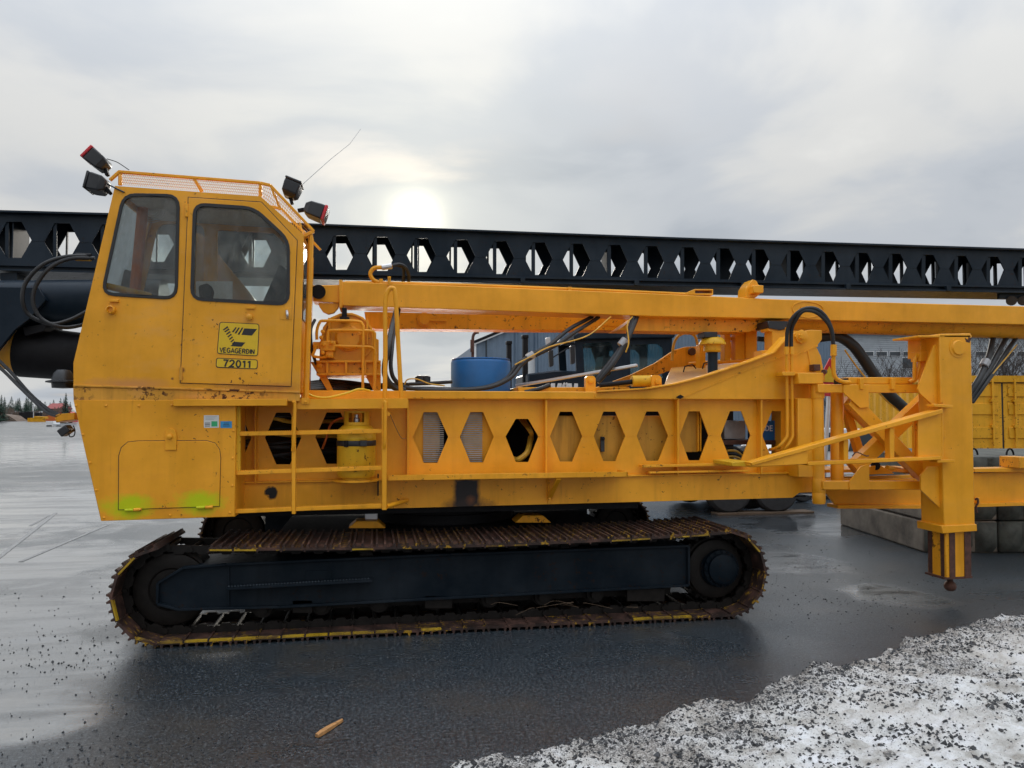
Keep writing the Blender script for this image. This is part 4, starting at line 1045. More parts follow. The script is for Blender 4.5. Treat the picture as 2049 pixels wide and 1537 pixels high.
for k in range(1, 5):
    t = k / 5
    wm.tube([P(a_[0] * (1 - t) + b_[0] * t, a_[1] * (1 - t) + b_[1] * t, ygu - .05 * t) for a_, b_ in zip(top, bot)], 0.0022, 3)
tag(wm.build('guard_mesh', 'yellow_cab', CAB), None, kind='stuff')
# grab pole behind the cab
MB().tube([P(608, 474, YC + 0.12), P(622, 466, YC + 0.12), P(622, 480, YC + 0.12), P(612, 796, YC + 0.12)], 0.028, 8).build('grab_pole', 'yellow', CAB)
# sill band and lower body
MB().poly([(146, 773.5), (600, 786), (600, 803), (147, 804)], YC + 0.006, YC + 0.05).build('sill_band', 'yellow_rusty', CAB, 0.004)
MB().poly([(146, 769.5), (600, 783), (600, 786.5), (146, 773.5)], YC - 0.008, YC + 0.03).build('sill_lip', 'yellow_rusty', CAB, 0.003)
MB().poly([(147, 800.5), (472, 800.5), (470, 1034), (202, 1043)], YC, YC + 0.02).build('skirt_panel', 'yellow_spray', CAB, 0.004)
lw = [(147, 800.5), (606, 800.5), (470, 1034), (202, 1043)]
plate((202, 1043), (147, 800), 'skirt_front', 'yellow', YC + 0.02, YF); plate((472, 800), (470, 1034), 'skirt_end', 'yellow', YC + 0.02, YW); plate((470, 1034), (202, 1043), 'skirt_floor', 'yellow', YC + 0.02, YF)
MB().poly([(147, 801), (202, 1042), (470, 1034), (472, 801)], YF - 0.02, YF).build('skirt_far', 'yellow', CAB)
hatch = roundp([(237, 882), (440, 882), (440, 1013), (237, 1020)], 3, 2)
hatch = [(237, 1020), (238, 912), (243, 896), (256, 885), (275, 883), (412, 882), (430, 887), (439, 900), (441, 916), (439, 1013)]
MB().poly(grow(hatch, 1.3), YC - 0.002, YC + 0.001).build('hatch_gap', 'signblack', CAB)
HT = MB().poly(hatch, YC - 0.010, YC - 0.001).build('hatch', 'yellow_spray', CAB, 0.003)
MB().poly([(330, 873), (333, 861), (341, 857), (350, 861), (353, 873), (353, 901), (330, 901)], YC - 0.022, YC - 0.009).build('hasp', 'yellow', HT, 0.003)
MB().lathe([(0.022, 0.0), (0.022, -0.022), (0.01, -0.03)], P(340, 874, YC - 0.02), 'Y', 12).build('hasp_bolt', 'yellow_worn', HT)
for x, y_ in ((250, 1021), (393, 1016)):
    MB().cyl(P(x, y_, YC - 0.018), P(x + 17, y_ - 0.6, YC - 0.018), 0.012, n=10).build('hinge', 'yellow_spray', HT); MB().cyl(P(x + 18, y_ - 0.8, YC - 0.018), P(x + 33, y_ - 1.5, YC - 0.018), 0.014, n=10).build('hinge', 'yellow_worn', HT)
for x, y_ in ((152, 812), (212, 812), (278, 812), (166, 870), (180, 926), (193, 981), (208, 1036), (340, 1031), (460, 1026), (467, 862), (466, 917), (465, 972), (344, 811)):
    MB().lathe([(0.011, 0.001), (0.010, -0.006), (0.005, -0.010)], P(x, y_, YC), 'Y', 8).build('rivet', 'yellow', CAB)
MB().poly([(346, 799), (574, 798), (574, 812), (346, 813)], YC - 0.05, YC).build('step_ledge', 'yellow', CAB, 0.004)
stk = MB().rect(408, 831, 438, 856, YC - 0.002, YC + 0.002).build('notice_sticker', 'paper', CAB); MB().rect(423, 843, 435, 853.5, YC - 0.0032, YC).build('green_patch', 'stickergreen', stk)
for k in range(3): MB().rect(410, 846 + k * 3, 420, 847.3 + k * 3, YC - 0.0032, YC).build('print_line', 'signblack', stk)
for k in range(3): MB().rect(411, 833.5 + k * 2.6, 434 - k * 3, 834.3 + k * 2.6, YC - 0.0032, YC).build('print_line', 'duct', stk)
bst = MB().rect(441, 843, 464, 856.5, YC - 0.002, YC + 0.002).build('blue_sticker', 'stickerblue', CAB)
for k in range(3): MB().rect(448 - k, 846 + k * 3, 458 + k, 847 + k * 3, YC - 0.0032, YC).build('print_line', 'windowdark', bst)
# horn dome, hitch bracket and camera in front of the cab
MB().lathe([(0.0, 0.105), (0.05, 0.10), (0.075, 0.07), (0.09, 0.01), (0.135, 0.0), (0.135, -0.012), (0.09, -0.018), (0.085, -0.06), (0.0, -0.065)], P(126, 763, YC + 0.2), 'Z', 24).build('horn_dome', 'plastic', CAB)
MB().poly([(109, 832), (118, 828), (149, 826), (149, 840), (128, 842), (112, 846)], YC + 0.2, YC + 0.5).build('hitch_bracket', 'yellow_worn', CAB, 0.004)
MB().obox(P(132, 862, YC + 0.2), (Vector((.8, 0, .6)), Vector((0, 1, 0)), Vector((-.6, 0, .8))), (0.045, 0.06, 0.035)).build('camera_box', 'plastic', CAB, 0.01, seg=2)
hose('camera_cable', [(138, 868, YC + .2), (140, 874, YC + .2), (148, 872, YC + .2), (150, 862, YC + .25), (147, 852, YC + .3)], 0.005, 'rubber', CAB, 6)

# --- access ladder frame beside the cab
LAD = empty('access_ladder'); LAD.parent = RIG
YL = 6.98
MB().rect(472, 812, 481, 946, YL + 0.02, YL + 0.06).build('post', 'cylinder_yellow', LAD, 0.004)
MB().rect(583.5, 834, 591.5, 1029, YL, YL + 0.05).build('stile', 'yellow', LAD, 0.004); MB().rect(764, 817, 774, 1021, YL, YL + 0.05).build('stile', 'yellow', LAD, 0.004)
for x0, x1, y0, y1 in ((480, 584, 868.5, 866.5), (591, 764, 866.5, 863), (472, 584, 947, 942.5), (591, 764, 942.5, 936.5), (470, 584, 1024, 1019), (591, 764, 1019, 1012.5)):
    rg = MB().poly([(x0, y0 - 4), (x1, y1 - 4), (x1, y1 + 4), (x0, y0 + 4)], YL + 0.006, YL + 0.044).build('rung', 'yellow_worn', LAD, 0.003)
    tp = MB()
    for k in range(int((x1 - x0) / 4)):
        x = x0 + 2 + k * 4; tp.rect(x, y0 + (y1 - y0) * (x - x0) / (x1 - x0) - 5.3, x + 2.0, y0 + (y1 - y0) * (x - x0) / (x1 - x0) - 3.9, YL + 0.008, YL + 0.04)
    tp.build('grip_teeth', 'yellow_worn', rg)
MB().tube(curve([P(587, 806, YL - 0.02), P(589, 804, YL - 0.02), P(590, 815, YL - 0.02), P(588, 880, YL - 0.02), P(586, 902, YL)], 4), 0.016, 8).build('grab_bar', 'yellow', LAD)
MB().tube(curve([P(769, 806, YL - 0.02), P(770, 804, YL - 0.02), P(771, 815, YL - 0.02), P(770, 880, YL - 0.02), P(768, 897, YL)], 4), 0.016, 8).build('grab_bar', 'yellow', LAD)
MB().poly(roundp([(597, 799), (816, 797), (816, 817), (592, 819)], 3), YL + 0.01, YL + 0.07).build('platform_beam', 'yellow', LAD, 0.006)
MB().box((P(598, 805, YL).x, YL + 0.07, P(598, 801, YL).z - 0.01), (P(816, 805, YL).x, YW - 0.1, P(598, 801, YL).z)).build('platform', 'yellow_worn', LAD)
bf = MB().poly(roundp([(603, 796), (619, 796), (619, 809), (603, 809)], 3), YL - 0.004, YL + 0.02).build('base_plate', 'yellow', LAD, 0.003)
MB().lathe([(0.013, 0), (0.013, -.012), (0.006, -.016)], P(611, 804, YL - 0.004), 'Y', 6).build('bolt', 'yellow', bf)
MB().cyl(P(773, 1014, YL + 0.03), P(814, 1001, YW - 0.05), 0.022, n=10).build('ladder_stay', 'yellow', LAD)
MB().poly([(774, 823), (781, 826), (780, 832), (774, 833)], YL - 0.01, YL + 0.01).build('latch', 'yellow', LAD)
hose('latch_cord', [(781, 830, YL), (792, 856, YL + .1), (803, 876, YL + .2), (812, 877, YW - .09)], 0.003, 'plank', LAD, 5)
# inverted-U handrail above the platform
MB().tube(curve([P(770, 797, 7.15), P(771, 700, 7.15), P(771, 610, 7.15), P(776, 583, 7.15), P(785, 577, 7.15), P(791, 592, 7.15), P(797, 690, 7.15), P(803, 796, 7.15)], 7), 0.022, 10).build('handrail', 'yellow', LAD)

# --- winch on the deck
WN = empty('winch'); WN.parent = RIG
yw = 7.85
MB().rect(633, 724, 762, 750, yw - 0.02, yw + 0.6).build('winch_base', 'yellow_worn', WN, 0.005)
c = P(697, 677, yw); rr = (P(750, 677, yw) - c).length
dr = []
for k in range(33):
    q = math.pi * 2 * k / 32
    dr.append((k, q))
pf = [P(645, 724, yw), P(757, 724, yw)]
MB().poly([(639, 724), (640, 690), (646, 655), (660, 636), (680, 627), (705, 626), (727, 635), (744, 655), (752, 677), (758, 680), (758, 724)], yw, yw + 0.04).build('winch_cheek', 'yellow', WN, 0.004)
MB().poly([(639, 724), (640, 690), (646, 655), (660, 636), (680, 627), (705, 626), (727, 635), (744, 655), (752, 677), (758, 680), (758, 724)], yw + 0.6, yw + 0.64).build('winch_cheek', 'yellow', WN, 0.004)
MB().cyl(c + Vector((0, .04, 0)), c + Vector((0, .6, 0)), rr * 0.8, n=32).build('winch_drum', 'grease', WN)
MB().lathe([(rr * .50, 0), (rr * .50, -.02), (rr * .42, -.03), (rr * .42, -.055), (0, -.06)], c, 'Y', 28).build('winch_motor_cover', 'yellow', WN)
for k in range(6):
    q = k * math.pi / 3 + .3; MB().lathe([(0.016, 0), (0.016, -.018), (.008, -.02)], c + Vector((rr * .46 * math.cos(q), -.02, rr * .46 * math.sin(q))), 'Y', 6).build('bolt', 'yellow_worn', WN)
for x in (640, 757): MB().lathe([(0.03, 0), (0.03, -.02), (.015, -.025)], P(x, 731, yw - .02), 'Y', 8).build('bolt', 'yellow_worn', WN)
rim_ = MB()
for k in range(40):
    q0, q1 = 2 * math.pi * k / 40, 2 * math.pi * (k + 1) / 40
    rim_.bar(c + Vector((rr * .93 * math.cos(q0), -.012, rr * .93 * math.sin(q0))), c + Vector((rr * .93 * math.cos(q1), -.012, rr * .93 * math.sin(q1))), .03, .018)
rim_.build('winch_rim', 'yellow', WN)
for x in (652, 690, 728): MB().rect(x, 724, x + 5, 750, yw - .07, yw - .02).build('base_rib', 'yellow', WN, .003)
MB().rect(633, 721, 762, 725.5, yw - .07, yw + .6).build('base_flange', 'yellow', WN, .003); MB().rect(633, 747, 762, 751, yw - .07, yw + .6).build('base_flange', 'yellow', WN, .003)
MB().rect(684, 616, 694, 641, yw - .06, yw - .01).build('rope_clamp', 'dark', WN, .004); MB().rect(680, 634, 699, 641, yw - .08, yw - .01).build('rope_clamp', 'grease', WN, .004)
MB().rect(656, 636, 661, 690, yw - .05, yw).build('cheek_rib', 'yellow', WN, .003); MB().rect(733, 640, 737, 690, yw - .05, yw).build('cheek_rib', 'yellow', WN, .003)
for (x_, y_) in ((646, 664), (643, 676), (646, 706), (658, 712), (664, 686), (648, 690)): MB().lathe([(.022, 0), (.022, -.03), (.012, -.034), (.012, -.05)], P(x_, y_, yw - .12), 'Y', 6).build('hose_union', 'yellow_worn', WN)
hose('hydraulic_hose', [(630, 640, yw + .1), (622, 660, yw), (624, 700, yw - .05), (632, 726, yw), (640, 752, yw + .1)], .016, 'rubber', WN)
for k in range(5): hose('hydraulic_hose', [(600, 768 + k * 3, 8.6), (660, 762 + k * 4, 8.3 - k * .1), (720, 772 + k * 2, 8.2), (800, 776 - k, 8.1 - k * .05)], .018, 'rubber', RIG)
vb = MB().rect(640, 682, 671, 702, yw - 0.12, yw - 0.01).build('valve_block', 'yellow_worn', WN, 0.006)
MB().rect(626, 684, 641, 698, yw - 0.1, yw - 0.03).build('valve_body', 'yellow_worn', WN, 0.006); MB().rect(651, 702, 667, 716, yw - 0.1, yw - 0.03).build('valve_body', 'yellow_worn', WN, 0.006)
for pts in ([(634, 680), (634, 662), (640, 645), (652, 642), (715, 643), (725, 650), (727, 660), (726, 745), (726, 780)], [(655, 683), (656, 668), (664, 661), (738, 662), (748, 666), (750, 675), (749, 760)], [(671, 692), (690, 693), (735, 694), (746, 697), (751, 706), (750, 760), (748, 780)], [(634, 690), (628, 705), (626, 712), (640, 715), (652, 714)]):
    MB().tube(curve([P(x, y, yw - 0.10) for x, y in pts], 3), 0.015, 8).build('hydraulic_pipe', 'yellow', WN)
MB().poly([(621, 724), (640, 724), (667, 782), (655, 782)], yw, yw + 0.05).build('winch_brace', 'yellow_worn', WN, 0.004)
MB().poly([(633, 745), (762, 745), (762, 783), (748, 783), (730, 750), (640, 750)], yw + 0.1, yw + 0.14).build('winch_stand', 'yellow_worn', WN, 0.004)
hose('spare_cable', [(607, 775, 7.2), (620, 790, 7.15), (650, 796, 7.12), (690, 788, 7.15), (718, 779, 7.2), (740, 782, 7.3)], 0.011, 'signyellow', RIG)

# --- stay beams above the deck
pl = [(683, 563.5), (1000, 575), (1310, 587.5), (1560, 599), (2049, 613), (2300, 620), (2300, 655), (2049, 649.5), (1670, 641.5), (1560, 637.5), (1310, 633), (1000, 622), (683, 611.5)]
BEAM = MB().poly(pl, YB, YB + 0.36).build('main_beam', 'yellow', RIG, 0.008, seg=2)
MB().rect(678.5, 560, 685, 616, YB - 0.015, YB + 0.37).build('beam_end_plate', 'yellow', RIG, 0.004)
MB().poly([(626, 571), (680, 570), (680, 606), (626, 603)], YB + 0.02, YB + 0.3).build('beam_nose', 'yellow', RIG, 0.006)
MB().cyl(P(637, 584, YB - 0.03), P(637, 584, YB + 0.1), 0.075, n=20).build('pin_bore', 'dark', RIG)
MB().poly([(637, 606), (679, 607), (677, 616), (668, 626), (657, 629), (646, 624), (639, 614)], YB + 0.04, YB + 0.10).build('beam_lug', 'yellow', RIG, 0.004)
hose('beam_pipe', [(690, 566, YB + .1), (800, 567, YB + .06), (1000, 573, YB + .06), (1200, 581, YB + .06), (1380, 589, YB + .06)], 0.018, 'yellow', RIG)
hose('beam_pipe', [(770, 567, YB + .06), (750, 562, YB + .06), (741, 549, YB + .06), (748, 537, YB + .06), (765, 535, YB + .06), (785, 533, YB + .06)], 0.022, 'yellow', RIG)
MB().cyl(P(764, 535.5, YB + .06), P(784, 532.5, YB + .06), 0.032, n=10).build('hose_fitting', 'steel', RIG)
hose('hydraulic_hose', [(784, 532, YB + .06), (800, 529, YB + .08), (812, 536, YB + .12), (818, 552, YB + .2), (818, 575, YB + .3)], 0.02, 'rubber', RIG)
hose('hydraulic_hose', [(795, 531, YB + .1), (806, 535, YB + .14), (808, 548, YB + .2), (806, 570, YB + .3)], 0.018, 'rubber', RIG)
MB().rect(776, 553, 782, 572, YB - 0.02, YB + .02).build('pipe_clip', 'yellow_worn', RIG, 0.003); MB().rect(1137, 574, 1144, 582, YB + .03, YB + .1).build('pipe_clip', 'yellow', RIG, 0.003); MB().rect(759, 558, 766, 568, YB + .03, YB + .1).build('pipe_clip', 'yellow', RIG, 0.003)
MB().poly([(1368, 588), (1390, 578.5), (1427, 578.5), (1427, 591), (1368, 590)], YB + 0.03, YB + 0.28, [[(1391, 581), (1425, 581), (1425, 587), (1391, 587)]]).build('beam_socket', 'yellow', RIG, 0.003)
oval = roundp([(1583, 612), (1606, 602), (1637, 607), (1650, 618), (1645, 630), (1618, 637), (1590, 630)], 10, 3)
for a_, b_ in zip(oval, oval[1:] + oval[:1]): pass
MB().tube([P(x, y, YB - 0.003) for x, y in oval + oval[:1]], 0.008, 6, False).build('weld_bead', 'yellow', RIG); MB().rect(1602, 613, 1612, 616, YB - .008, YB).build('weld_bead', 'yellow', RIG)
mb_ = MB().poly([(1491, 596), (1493, 577), (1500, 566), (1506, 559), (1514, 562), (1518, 570), (1527, 572), (1529, 582), (1520, 589), (1512, 596)], YB + 0.05, YB + 0.25).build('mast_clamp', 'yellow', RIG, 0.006)
MB().rect(1508, 571, 1528, 586, YB - 0.05, YB + 0.1).build('clamp_block', 'yellow', mb_, 0.006)
# round inner tube below the beam
MB().tube([P(1490, 637, YB + 0.30), P(2049, 655, YB + 0.30), P(2300, 660, YB + 0.30)], 0.155, 24).build('inner_tube', 'yellow_worn', RIG)
MB().poly([(1275, 634), (1540, 642), (1500, 664), (1420, 664), (1290, 662), (1235, 661)], YB + 0.16, YB + 0.5).build('beam_gusset', 'yellow_worn', RIG, 0.006)
# far stay beam
FB = MB().poly([(729, 624), (760, 624), (1360, 640), (1360, 664), (1194, 661), (751, 658), (733, 650)], 8.75, 9.05).build('far_beam', 'yellow_worn', RIG, 0.006)
pn = MB().lathe([(.085, 0), (.085, -.02), (.06, -.02), (.06, -.045), (.0, -.05)], P(849, 640, 8.75), 'Y', 20).build('pin_head', 'yellow', RIG)
MB().bar(P(858, 640, 8.73), P(893, 641, 8.73), 0.03, 0.03).build('pin_bar', 'yellow', pn, 0.004)
for k in range(2): MB().poly(roundp([(1195 + k * 4, 640 + k * 2), (1235, 638), (1252 - k * 4, 648), (1240, 655 - k), (1205, 652 - k)], 6), 8.745 - k * .004, 8.75).build('weld_plate', 'yellow_worn', FB)

# --- black mast laid along the top
MAST = empty('mast'); MAST.parent = RIG
MF = (650.3, 0, 0.0076569)
def mpx(k): return (650.3 + 0.0076569 * 11491 * k) / (1 + 0.0076569 * k)
def lin(pts, x):
    for (x0, y0), (x1, y1) in zip(pts, pts[1:]):
        if x <= x1 or (x1, y1) == pts[-1]: return y0 + (y1 - y0) * (x - x0) / (x1 - x0)
TOPL = [(560, 445.5), (632, 448.5), (1320, 475), (2049, 498.4), (2600, 515)]
HT_ = [(600, 468), (667, 471), (1220, 490), (1980, 513.7), (2600, 531)]
HM_ = [(600, 503), (709, 506), (1181, 521), (1947, 538.6), (2600, 553)]
HB_ = [(600, 537.5), (667, 539.5), (1220, 554), (1980, 571.5), (2600, 586)]
BOTL = [(560, 556), (632, 559), (1320, 573), (2049, 586.5), (2600, 596)]
def mast_piece(x0, x1, hl, top, ht, hm, hb, botl, wfrac):
    holes = []
    for (a_, b_) in hl:
        m_ = (a_ + b_) / 2; holes.append(hexa(a_, b_, lin(ht, m_), lin(hm, m_), lin(hb, m_), 0.30, 0.72))
    n_ = 8; xsx = [x0 + (x1 - x0) * i / n_ for i in range(n_ + 1)]
    outl = [(x, lin(top, x) + 2) for x in xsx] + [(x, lin(botl, x) - 14) for x in reversed(xsx)]
    tf, bf_ = (lambda x: lin(top, x) + 2), (lambda x: lin(botl, x) - 12)
    MB().web(x0, x1, tf, bf_, holes, YM, YM + 0.014).build('mast_web', 'black', MAST, smooth=False)
    # far web: same cut-outs
    off = 0.40; sh = -0.025
    MB().web(x0, x1, tf, bf_, holes, YM + off, YM + off + .014, sh, YM).build('mast_web', 'black', MAST, smooth=False)
    # flanges
    for (ln, t0, t1, nm) in ((top, -1.5, 2.2, 'mast_top_plate'), (botl, -3.5, 0.0, 'mast_bottom_plate')):
        MB().poly([(x, lin(ln, x) + t0) for x in xsx] + [(x, lin(ln, x) + t1) for x in reversed(xsx)], YM - 0.075, YM + 0.49).build(nm, 'black', MAST, 0.003)
    MB().poly([(x, lin(botl, x) - 14) for x in xsx] + [(x, lin(botl, x) - 10) for x in reversed(xsx)], YM - 0.045, YM + 0.02).build('mast_rail', 'black', MAST, 0.003)
    MB().poly([(x, lin(botl, x) - 14) for x in xsx] + [(x, lin(botl, x) - 3.5) for x in reversed(xsx)], YM - 0.0, YM + 0.04).build('mast_rail', 'black', MAST)
    for i, (a_, b_) in enumerate(hl):
        w_ = b_ - a_; xs_ = a_ + 0.30 * w_; m_ = (a_ + b_) / 2
        MB().poly([(xs_ - 3, lin(ht, m_) - 1), (xs_ + 4, lin(ht, m_) - 1), (xs_ + 4, lin(hb, m_) + 1), (xs_ - 3, lin(hb, m_) + 1)], YM + 0.016, YM + 0.034).build('web_strip', 'black', MAST)
        p0, p1 = P(xs_, lin(ht, m_) - 3, YM), P(xs_, lin(hb, m_) + 3, YM)
        MB().box((p1.x - .012 + sh, YM + off - .035, p1.z), (p0.x + .012 + sh, YM + off - .004, p0.z)).build('web_strip', 'black', MAST)
        if i % 5 == 4 or (i % 5 == 0 and m_ > 1500):
            MB().box((p1.x + .03, YM + 0.035, p1.z - .04), (p1.x + .042, YM + off, p0.z + .04)).build('diaphragm', 'black', MAST)
    for (a_, b_), (c_, d_) in zip(hl, hl[1:]):
        y_ = lin(hm, (b_ + c_) / 2); MB().rect(b_, y_ - .5, c_, y_ + .5, YM - 0.004, YM + .004).build('weld_seam', 'black', MAST)
mast_piece(420, 2300, [(mpx(k), mpx(k) + 0.73 * (mpx(k + 1) - mpx(k))) for k in range(-2, 24)], [(400, 439.8)] + TOPL[1:], HT_, HM_, HB_, [(400, 553)] + BOTL[1:], 0.73)
TL2 = [(-400, 411), (0, 421.8), (420, 433)]
mast_piece(-400, 418, [(x, x + 71) for x in (-392, -296, -200, -104, -8, 88, 183, 277)], TL2, [(-400, 433), (0, 443), (420, 455)], [(-400, 470), (0, 480), (420, 492)], [(-400, 505), (0, 515), (420, 527)], [(-400, 531), (0, 541), (420, 552)], 0.73)
for x in (1046, 1274, 1488, 1698, 1899): MB().rect(x - 4, lin(BOTL, x) - 12, x + 5, lin(BOTL, x) - 1, YM - .085, YM - .04).build('rail_clip', 'black', MAST, 0.003)
# rollers hanging below the mast at the right
for x in (2024, 2047): MB().cyl(P(x, 602, YM - .02), P(x, 602, YM + .1), 0.065, n=16).build('guide_roller', 'rubber', MAST)
MB().rect(2000, 585, 2070, 598, YM + .02, YM + .06).build('roller_bracket', 'black', MAST)

# --- black boom, cylinder and hoses ahead of the cab
MB().tube([P(-300, 612, 8.2), P(190, 606, 8.2), P(330, 604, 8.2)], 0.235, 28).build('boom_tube', 'black', RIG)
MB().poly([(-120, 573), (78, 576), (92, 600), (60, 637), (30, 660), (-8, 707), (-120, 735)], 7.9, 7.945).build('boom_bracket', 'black', RIG, 0.005)
MB().poly([(-120, 573), (78, 576), (92, 600), (60, 637), (30, 660), (-8, 707), (-120, 735)], 8.45, 8.5).build('boom_bracket', 'black', RIG, 0.005)
MB().poly([(45, 655), (92, 648), (88, 662), (50, 672)], 8.0, 8.4).build('cylinder_lug', 'dark', RIG)
MB().tube([P(46, 703, 8.3), P(200, 718, 8.3), P(330, 730, 8.3)], [0.265, 0.245, 0.24], 28).build('lift_cylinder', 'dark', RIG)
MB().tube([P(-20, 701, 8.3), P(4, 702, 8.3), P(46, 703.5, 8.3)], [0.10, 0.17, 0.252], 28).build('cylinder_cone', 'yellow', RIG)
for k, pts in enumerate(([(180, 512, 7.7), (130, 514, 7.65), (85, 530, 7.6), (52, 565, 7.6), (45, 600, 7.6), (58, 630, 7.65), (100, 648, 7.7), (140, 640, 7.8), (185, 617, 7.9)], [(190, 517, 7.7), (140, 518, 7.65), (100, 536, 7.6), (72, 572, 7.6), (66, 605, 7.6), (80, 635, 7.62), (110, 652, 7.65), (140, 655, 7.75), (180, 646, 7.9)])):
    hose('hydraulic_hose', pts, 0.019, 'rubber', RIG, 10)
for y_ in (511, 517): MB().cyl(P(152, y_, 7.7), P(182, y_ + 1, 7.7), 0.024, n=8).build('hose_fitting', 'hose_yellow' if y_ > 512 else 'dark', RIG)
hose('wire_rope', [(-60, 690, 7.9), (0, 736, 7.8), (40, 775, 7.7), (90, 822, 7.5), (120, 834, 7.3)], 0.016, 'rubber', RIG)
hose('wire_rope', [(-60, 670, 7.9), (12, 735, 7.8), (60, 788, 7.7), (95, 818, 7.5), (122, 832, 7.3)], 0.016, 'rubber', RIG)
MB().rect(0, 546, 34, 562, YM - .02, YM + .3).build('mast_pad', 'black', RIG)

# --- haunches that carry the beam, deck machinery
hpts = [(1190, 786), (1290, 780), (1345, 771), (1400, 757), (1450, 741), (1495, 726), (1540, 709), (1570, 676), (1596, 664), (1622, 660), (1645, 661), (1645, 679), (1634, 694), (1643, 713), (1652, 762), (1622, 768), (1622, 799.5), (1190, 798)]
MB().poly(hpts, YW - 0.11, YW - 0.07).build('haunch_plate', 'yellow', RIG, 0.005)
up_ = [(1190, 784), (1290, 778), (1345, 769), (1400, 755), (1450, 739), (1495, 724), (1540, 707), (1571, 674)]
fl = MB()
for a_, b_ in zip(up_, up_[1:]): fl.bar(P(*a_, YW - .06), P(*b_, YW - .06), 0.20, 0.016)
fl.build('haunch_flange', 'yellow', RIG, 0.002)
seam = [(1366, 795), (1400, 780), (1440, 764), (1490, 742), (1540, 723), (1575, 711)]
fl = MB()
for a_, b_ in zip(seam, seam[1:]): fl.bar(P(*a_, YW - .112), P(*b_, YW - .112), 0.012, 0.014)
fl.bar(P(1578, 717, YW - .112), P(1636, 692, YW - .112), 0.014, 0.016); fl.bar(P(1617, 703, YW - .112), P(1624, 740, YW - .112), 0.014, 0.02)
fl.build('weld_bead', 'yellow_worn', RIG)
bs = MB().lathe([(0.075, 0), (0.075, -.03), (0.05, -.04), (0, -.045)], P(1602, 674, YW - .11), 'Y', 8).build('pivot_boss', 'yellow', RIG)
MB().lathe([(0.035, 0), (0.03, -.03), (0, -.035)], P(1602, 674, YW - .155), 'Y', 5).build('pivot_nut', 'yellow_worn', bs)
MB().poly([(1354, 795), (1362, 790), (1369, 794), (1362, 798)], YW - .13, YW - .1).build('drain_spout', 'dark', RIG)
MB().rect(1629, 729, 1642, 742, YW - .2, YW - .1).build('stop_bolt', 'slide_rust', RIG, 0.004); MB().cyl(P(1648, 744, YW - .2), P(1651, 744, YW - .05), 0.025, n=10).build('stop_pin', 'slide_rust', RIG)
# far haunch
MB().poly([(1150, 788), (1200, 773), (1262, 750), (1310, 727), (1350, 700), (1372, 694), (1405, 693), (1412, 730), (1340, 742), (1240, 780)], 9.3, 9.34).build('far_haunch', 'yellow_worn', RIG, 0.005)
MB().lathe([(.05, 0), (.05, -.05), (0, -.055)], P(1383, 704, 9.3), 'Y', 14).build('haunch_pin', 'slide_rust', RIG)
# engine hood (sloping sheet with two handles)
a_ = [P(1326, 776, 7.62), P(1545, 716, 7.62)]; b_ = [P(1342, 736, 9.25), P(1515, 718, 9.25)]
hv = [a_[0], a_[1], b_[1], b_[0]]; dn = Vector((0, 0, -0.35))
HOOD = MB().add(hv + [v + dn for v in hv], [(0, 1, 2, 3), (7, 6, 5, 4), (0, 4, 5, 1), (1, 5, 6, 2), (2, 6, 7, 3), (3, 7, 4, 0)]).build('engine_hood', paint('hood_faded', (0.72, 0.40, 0.10), 0.5, 0.32, 0.4, fade=((0.50, 0.20, 0.04), 0.6)), RIG, 0.01)
def hoodpt(s_, t_): return (hv[0].lerp(hv[1], s_)).lerp(hv[3].lerp(hv[2], s_), t_)
nrm = (hv[1] - hv[0]).cross(hv[3] - hv[0]).normalized()
for s_ in (0.16, 0.36):
    p, q = hoodpt(s_, 0.62), hoodpt(s_ + 0.13, 0.72)
    MB().tube([p, p + nrm * .06 + (q - p) * .2, q + nrm * .06 - (q - p) * .2, q], 0.008, 6).build('hood_handle', 'dark', HOOD)
MB().cyl(P(1378, 729, 9.2), P(1508, 719, 8.9), 0.03, n=10).build('hood_rail', 'yellow', RIG)
# intake stack
ST = empty('air_intake'); ST.parent = RIG
cx_ = P(1426, 740, 8.1)
def zat(y_): return P(1426, y_, 8.1).z
def rat(d_): return d_ * 8.2 / FPX
MB().lathe([(rat(10.5), zat(775)), (rat(10.5), zat(706)), (rat(12), zat(706)), (rat(12), zat(703))], (cx_.x, 8.1, 0), 'Z', 20).build('stack_pipe', 'black', ST)
MB().lathe([(rat(15), zat(705)), (rat(18), zat(702)), (rat(18), zat(689)), (rat(17), zat(688))], (cx_.x, 8.1, 0), 'Z', 24).build('stack_bowl', 'cylinder_yellow', ST)
MB().lathe([(rat(28), zat(690)), (rat(28), zat(687)), (rat(22), zat(678)), (rat(12), zat(674))], (cx_.x, 8.1, 0), 'Z', 24).build('stack_cap', 'cylinder_yellow', ST)
MB().rect(1410, 664, 1436, 675, 8.0, 8.2).build('stack_top', 'plastic', ST, 0.006)
# frames and posts under the beam
for (x0, x1, y0, y1, Y) in ((1450, 1462, 666, 722, 8.5), (1472, 1490, 658, 720, 8.45), (1493, 1515, 640, 718, 8.4), (1456, 1474, 674, 680, 8.55), (1462, 1474, 684, 716, 8.7), (1400, 1412, 690, 740, 8.9)):
    MB().rect(x0, y0, x1, y1, Y, Y + 0.12).build('support_post', 'yellow', RIG, 0.004)
MB().poly([(1537, 642), (1588, 643), (1588, 655), (1562, 661), (1537, 656)], YB - .1, YB + .2).build('rubber_stop', 'plastic', RIG, 0.008)
MB().poly([(1537, 655), (1566, 653), (1566, 661), (1600, 662), (1598, 672), (1545, 720), (1545, 664), (1537, 662)], YB - .08, YB + .1).build('stop_bracket', 'yellow', RIG, 0.004)
MB().rect(1525, 701, 1545, 716, YB - .1, YB + .1).build('stop_bracket', 'yellow', RIG, 0.004)
